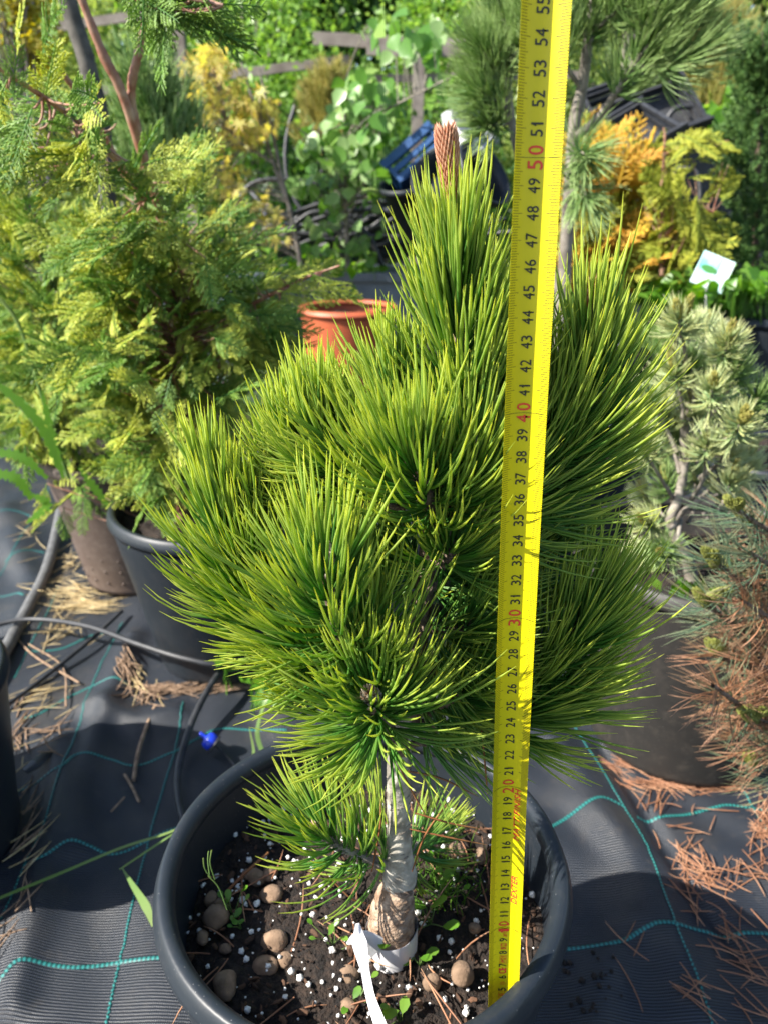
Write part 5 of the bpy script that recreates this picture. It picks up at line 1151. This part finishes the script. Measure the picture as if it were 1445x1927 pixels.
for px, py, f, rad, dr_, lb in [(905, 330, 2.5, .10, (.6, -.5, .5), 'black pot lying on its side behind the leader needles'), (830, 330, 2.6, .09, (-.4, -.6, .5), 'black pot tipped toward the birch on the scrap pile'), (770, 350, 2.7, .09, (-.2, -.3, .9), 'black pot at the end of the hose pile')]:
    q_ = W(px, py, f); g_ = thing('spare_pot', q_, lb, 'plant pot'); m_ = MB(); Fm = frames(np.array([dr_], float))[0]
    lathe_axis(m_, [(0, -.16), (rad * .7, -.16), (rad * .72, -.155), (rad * .95, 0), (rad * 1.08, 0), (rad * 1.08, .02), (rad, .02), (rad * .9, -.01), (rad * .68, -.15), (0, -.15)], q_, Fm); m_.build('pot_body', M['pot'], g_)
open_box('plastic_crate', W(1165, 300, 2.4), (.14, .10, .035), .006, M['hose'], 'black slatted crate leaning against the pots right of the tape', 'crate', rotm(25, -28, 10), slats=3)
open_box('plastic_crate', W(1200, 245, 2.6), (.15, .11, .05), .006, M['hose'], 'black tray tipped up below the tall pine limbs', 'crate', rotm(50, -18, 5), slats=3)
q4 = W(1325, 262, 2.75); open_box('plastic_crate', (q4[0], 2.8, q4[2] - .36), (.20, .17, .18), .008, M['hose'], 'big black bin with weeds standing behind the lime conifer', 'bin', rotm(0, 0, 4), soil=True)
q5 = W(1330, 400, 2.35); open_box('plastic_crate', (q5[0], 2.4, q5[2] - .30), (.16, .15, .15), .007, M['pot'], 'square black pot below the bin at right', 'bin', rotm(0, 0, -8), soil=True)
for pts, rad, lb in [([(1245, 240), (1270, 205), (1310, 205), (1325, 235), (1318, 262)], .008, 'black hose loop sticking up over the bin'), ([(1220, 215), (1260, 228), (1300, 248)], .009, 'grey straight rod lying over the bin edge')]:
    tube_thing('drip_hose', [W(a, b, 2.55) for a, b in pts], rad, M['hose'], lb, 'hose', 30)
tube_thing('wire_frame', [W(a, b, 2.2) for a, b in [(1268, 345), (1272, 318), (1308, 322), (1316, 365), (1310, 395)]], .004, M['hose_grey'], 'small bent metal frame on the square black pot', 'wire frame', 30, 8)
# hose pile
hp = [([(430, 420), (470, 350), (540, 338), (620, 350), (700, 345), (780, 350)], 'top hose of the pile arching over the grass'), ([(440, 470), (520, 420), (600, 385), (680, 370), (760, 350)], 'straight hose second from the top of the pile'),
      ([(450, 500), (540, 440), (640, 400), (740, 400)], 'hose in the middle of the pile under the birch'), ([(540, 460), (560, 410), (600, 390), (640, 420), (700, 430), (760, 400)], 'wavy hose near the front of the pile'),
      ([(545, 430), (590, 400), (640, 408), (690, 440), (720, 500)], 'hose bending down at the right of the pile'), ([(560, 300), (620, 280), (680, 290), (720, 330)], 'loose hose loop standing up behind the birch stem'),
      ([(420, 490), (480, 460), (540, 470), (600, 450), (680, 465), (740, 455)], 'lowest hose along the front of the pile'), ([(560, 440), (630, 440), (700, 410), (760, 380)], 'hose crossing the lower middle of the pile')]
for k, (pts, lb) in enumerate(hp): tube_thing('coiled_hose', [W(a, b, 3.05 + .05 * (k % 4)) for a, b in pts], .010, M['hose'], lb, 'hose', 40, 10)
for k in range(22):
    pass
m_ = MB(); n_ = 46; st = np.array([W(430 + 320 * rng.random(), 430 + 55 * rng.random(), 3.3 + .1 * rng.random()) for _ in range(n_)]); d = norm(rng.normal(size=(n_, 3)) * [1, .3, .35] + [1.2, 0, .2]); d1 = norm(rng.normal(size=(n_, 3)) * [.8, .3, .5] + [.8, 0, -.1])
tubes(m_, bend_paths(st - d * .2, d, d1, .5 + .3 * rng.random(n_), 12), np.full(12, .009), 8)
tag(m_.build('hose_tangle', M['hose']), 'tangle of black irrigation hoses heaped behind the planters', 'hoses', kind='stuff')
# label tag on the right
tq = W(1340, 512, 1.75); tg = thing('plant_label', tq, 'white and teal picture label stuck in the weeds at right', 'plant label')
Fm = np.stack([norm([[.9, -.25, -.35]])[0], norm([[.35, .25, .9]])[0], [0, 0, 0]], -1); Fm[:, 1] = norm((Fm[:, 1] - Fm[:, 1] @ Fm[:, 0] * Fm[:, 0])[None])[0]; Fm[:, 2] = np.cross(Fm[:, 0], Fm[:, 1])
Fm = Fm @ rotm(0, 0, 0)
m_ = MB(); box(m_, tq, (.036, .036, .0007), Fm); m_.build('card', M['card'], tg, smooth=False)
sgn = 1 if Fm[:, 2][1] < 0 else -1
m_ = MB(); box(m_, tq + Fm[:, 2] * sgn * .0016 - Fm[:, 0] * .014 + Fm[:, 1] * .010, (.020, .024, .0006), Fm); m_.build('printed_picture', M['tag_print'], tg, smooth=False)
m_ = MB(); a = np.linspace(0, 2 * np.pi, 25)[:-1]; c_ = tq + Fm[:, 2] * sgn * .0026 - Fm[:, 0] * .010 + Fm[:, 1] * .002; V = np.array([c_ + Fm[:, 0] * .018 * math.cos(x) + Fm[:, 1] * .008 * math.sin(x) for x in a] + [c_]); m_.add(V, tris=[[k, (k + 1) % 24, 24] for k in range(24)]); m_.build('leaf_picture', M['tag_leafprint'], tg)
m_ = MB(); tubes(m_, smooth_path([tq - Fm[:, 1] * .03, tq - np.array([0, 0, .09])], 8)[None], np.full((1, 8), .0018), 6); m_.build('stake', M['paper'], tg)
GR = {'plant_pot': 'black and brown plastic nursery pots', 'leafy_bush': 'leafy bushes behind the fence', 'shade_tree': 'dark trees far behind the bushes', 'coiled_hose': 'black hoses in the background pile', 'drip_hose': 'black drip hoses', 'grass_blade': 'green grass blades round the front pot',
      'stick': 'dry sticks on the fabric at left', 'spare_pot': 'spare pots on the scrap pile', 'planter_box': 'slate trough planters', 'plastic_crate': 'plastic crates and bins', 'young_pine': 'young pines in the background', 'pine_tree': 'potted pines', 'dwarf_pine': 'dwarf pines at right', 'cypress_tree': 'feathery conifers at left', 'cypress_branch': 'conifer sprays', 'golden_conifer': 'golden conifers at right', 'plant_label': 'plant labels'}
for o in COL.objects:
    if o.parent is None and o.get('label') and not o.get('group') and o.get('kind') is None:
        g_ = GR.get(o.name.split('.')[0])
        if g_: o['group'] = g_
print('faces', sum(len(o.data.polygons) for o in COL.objects if o.type == 'MESH'))
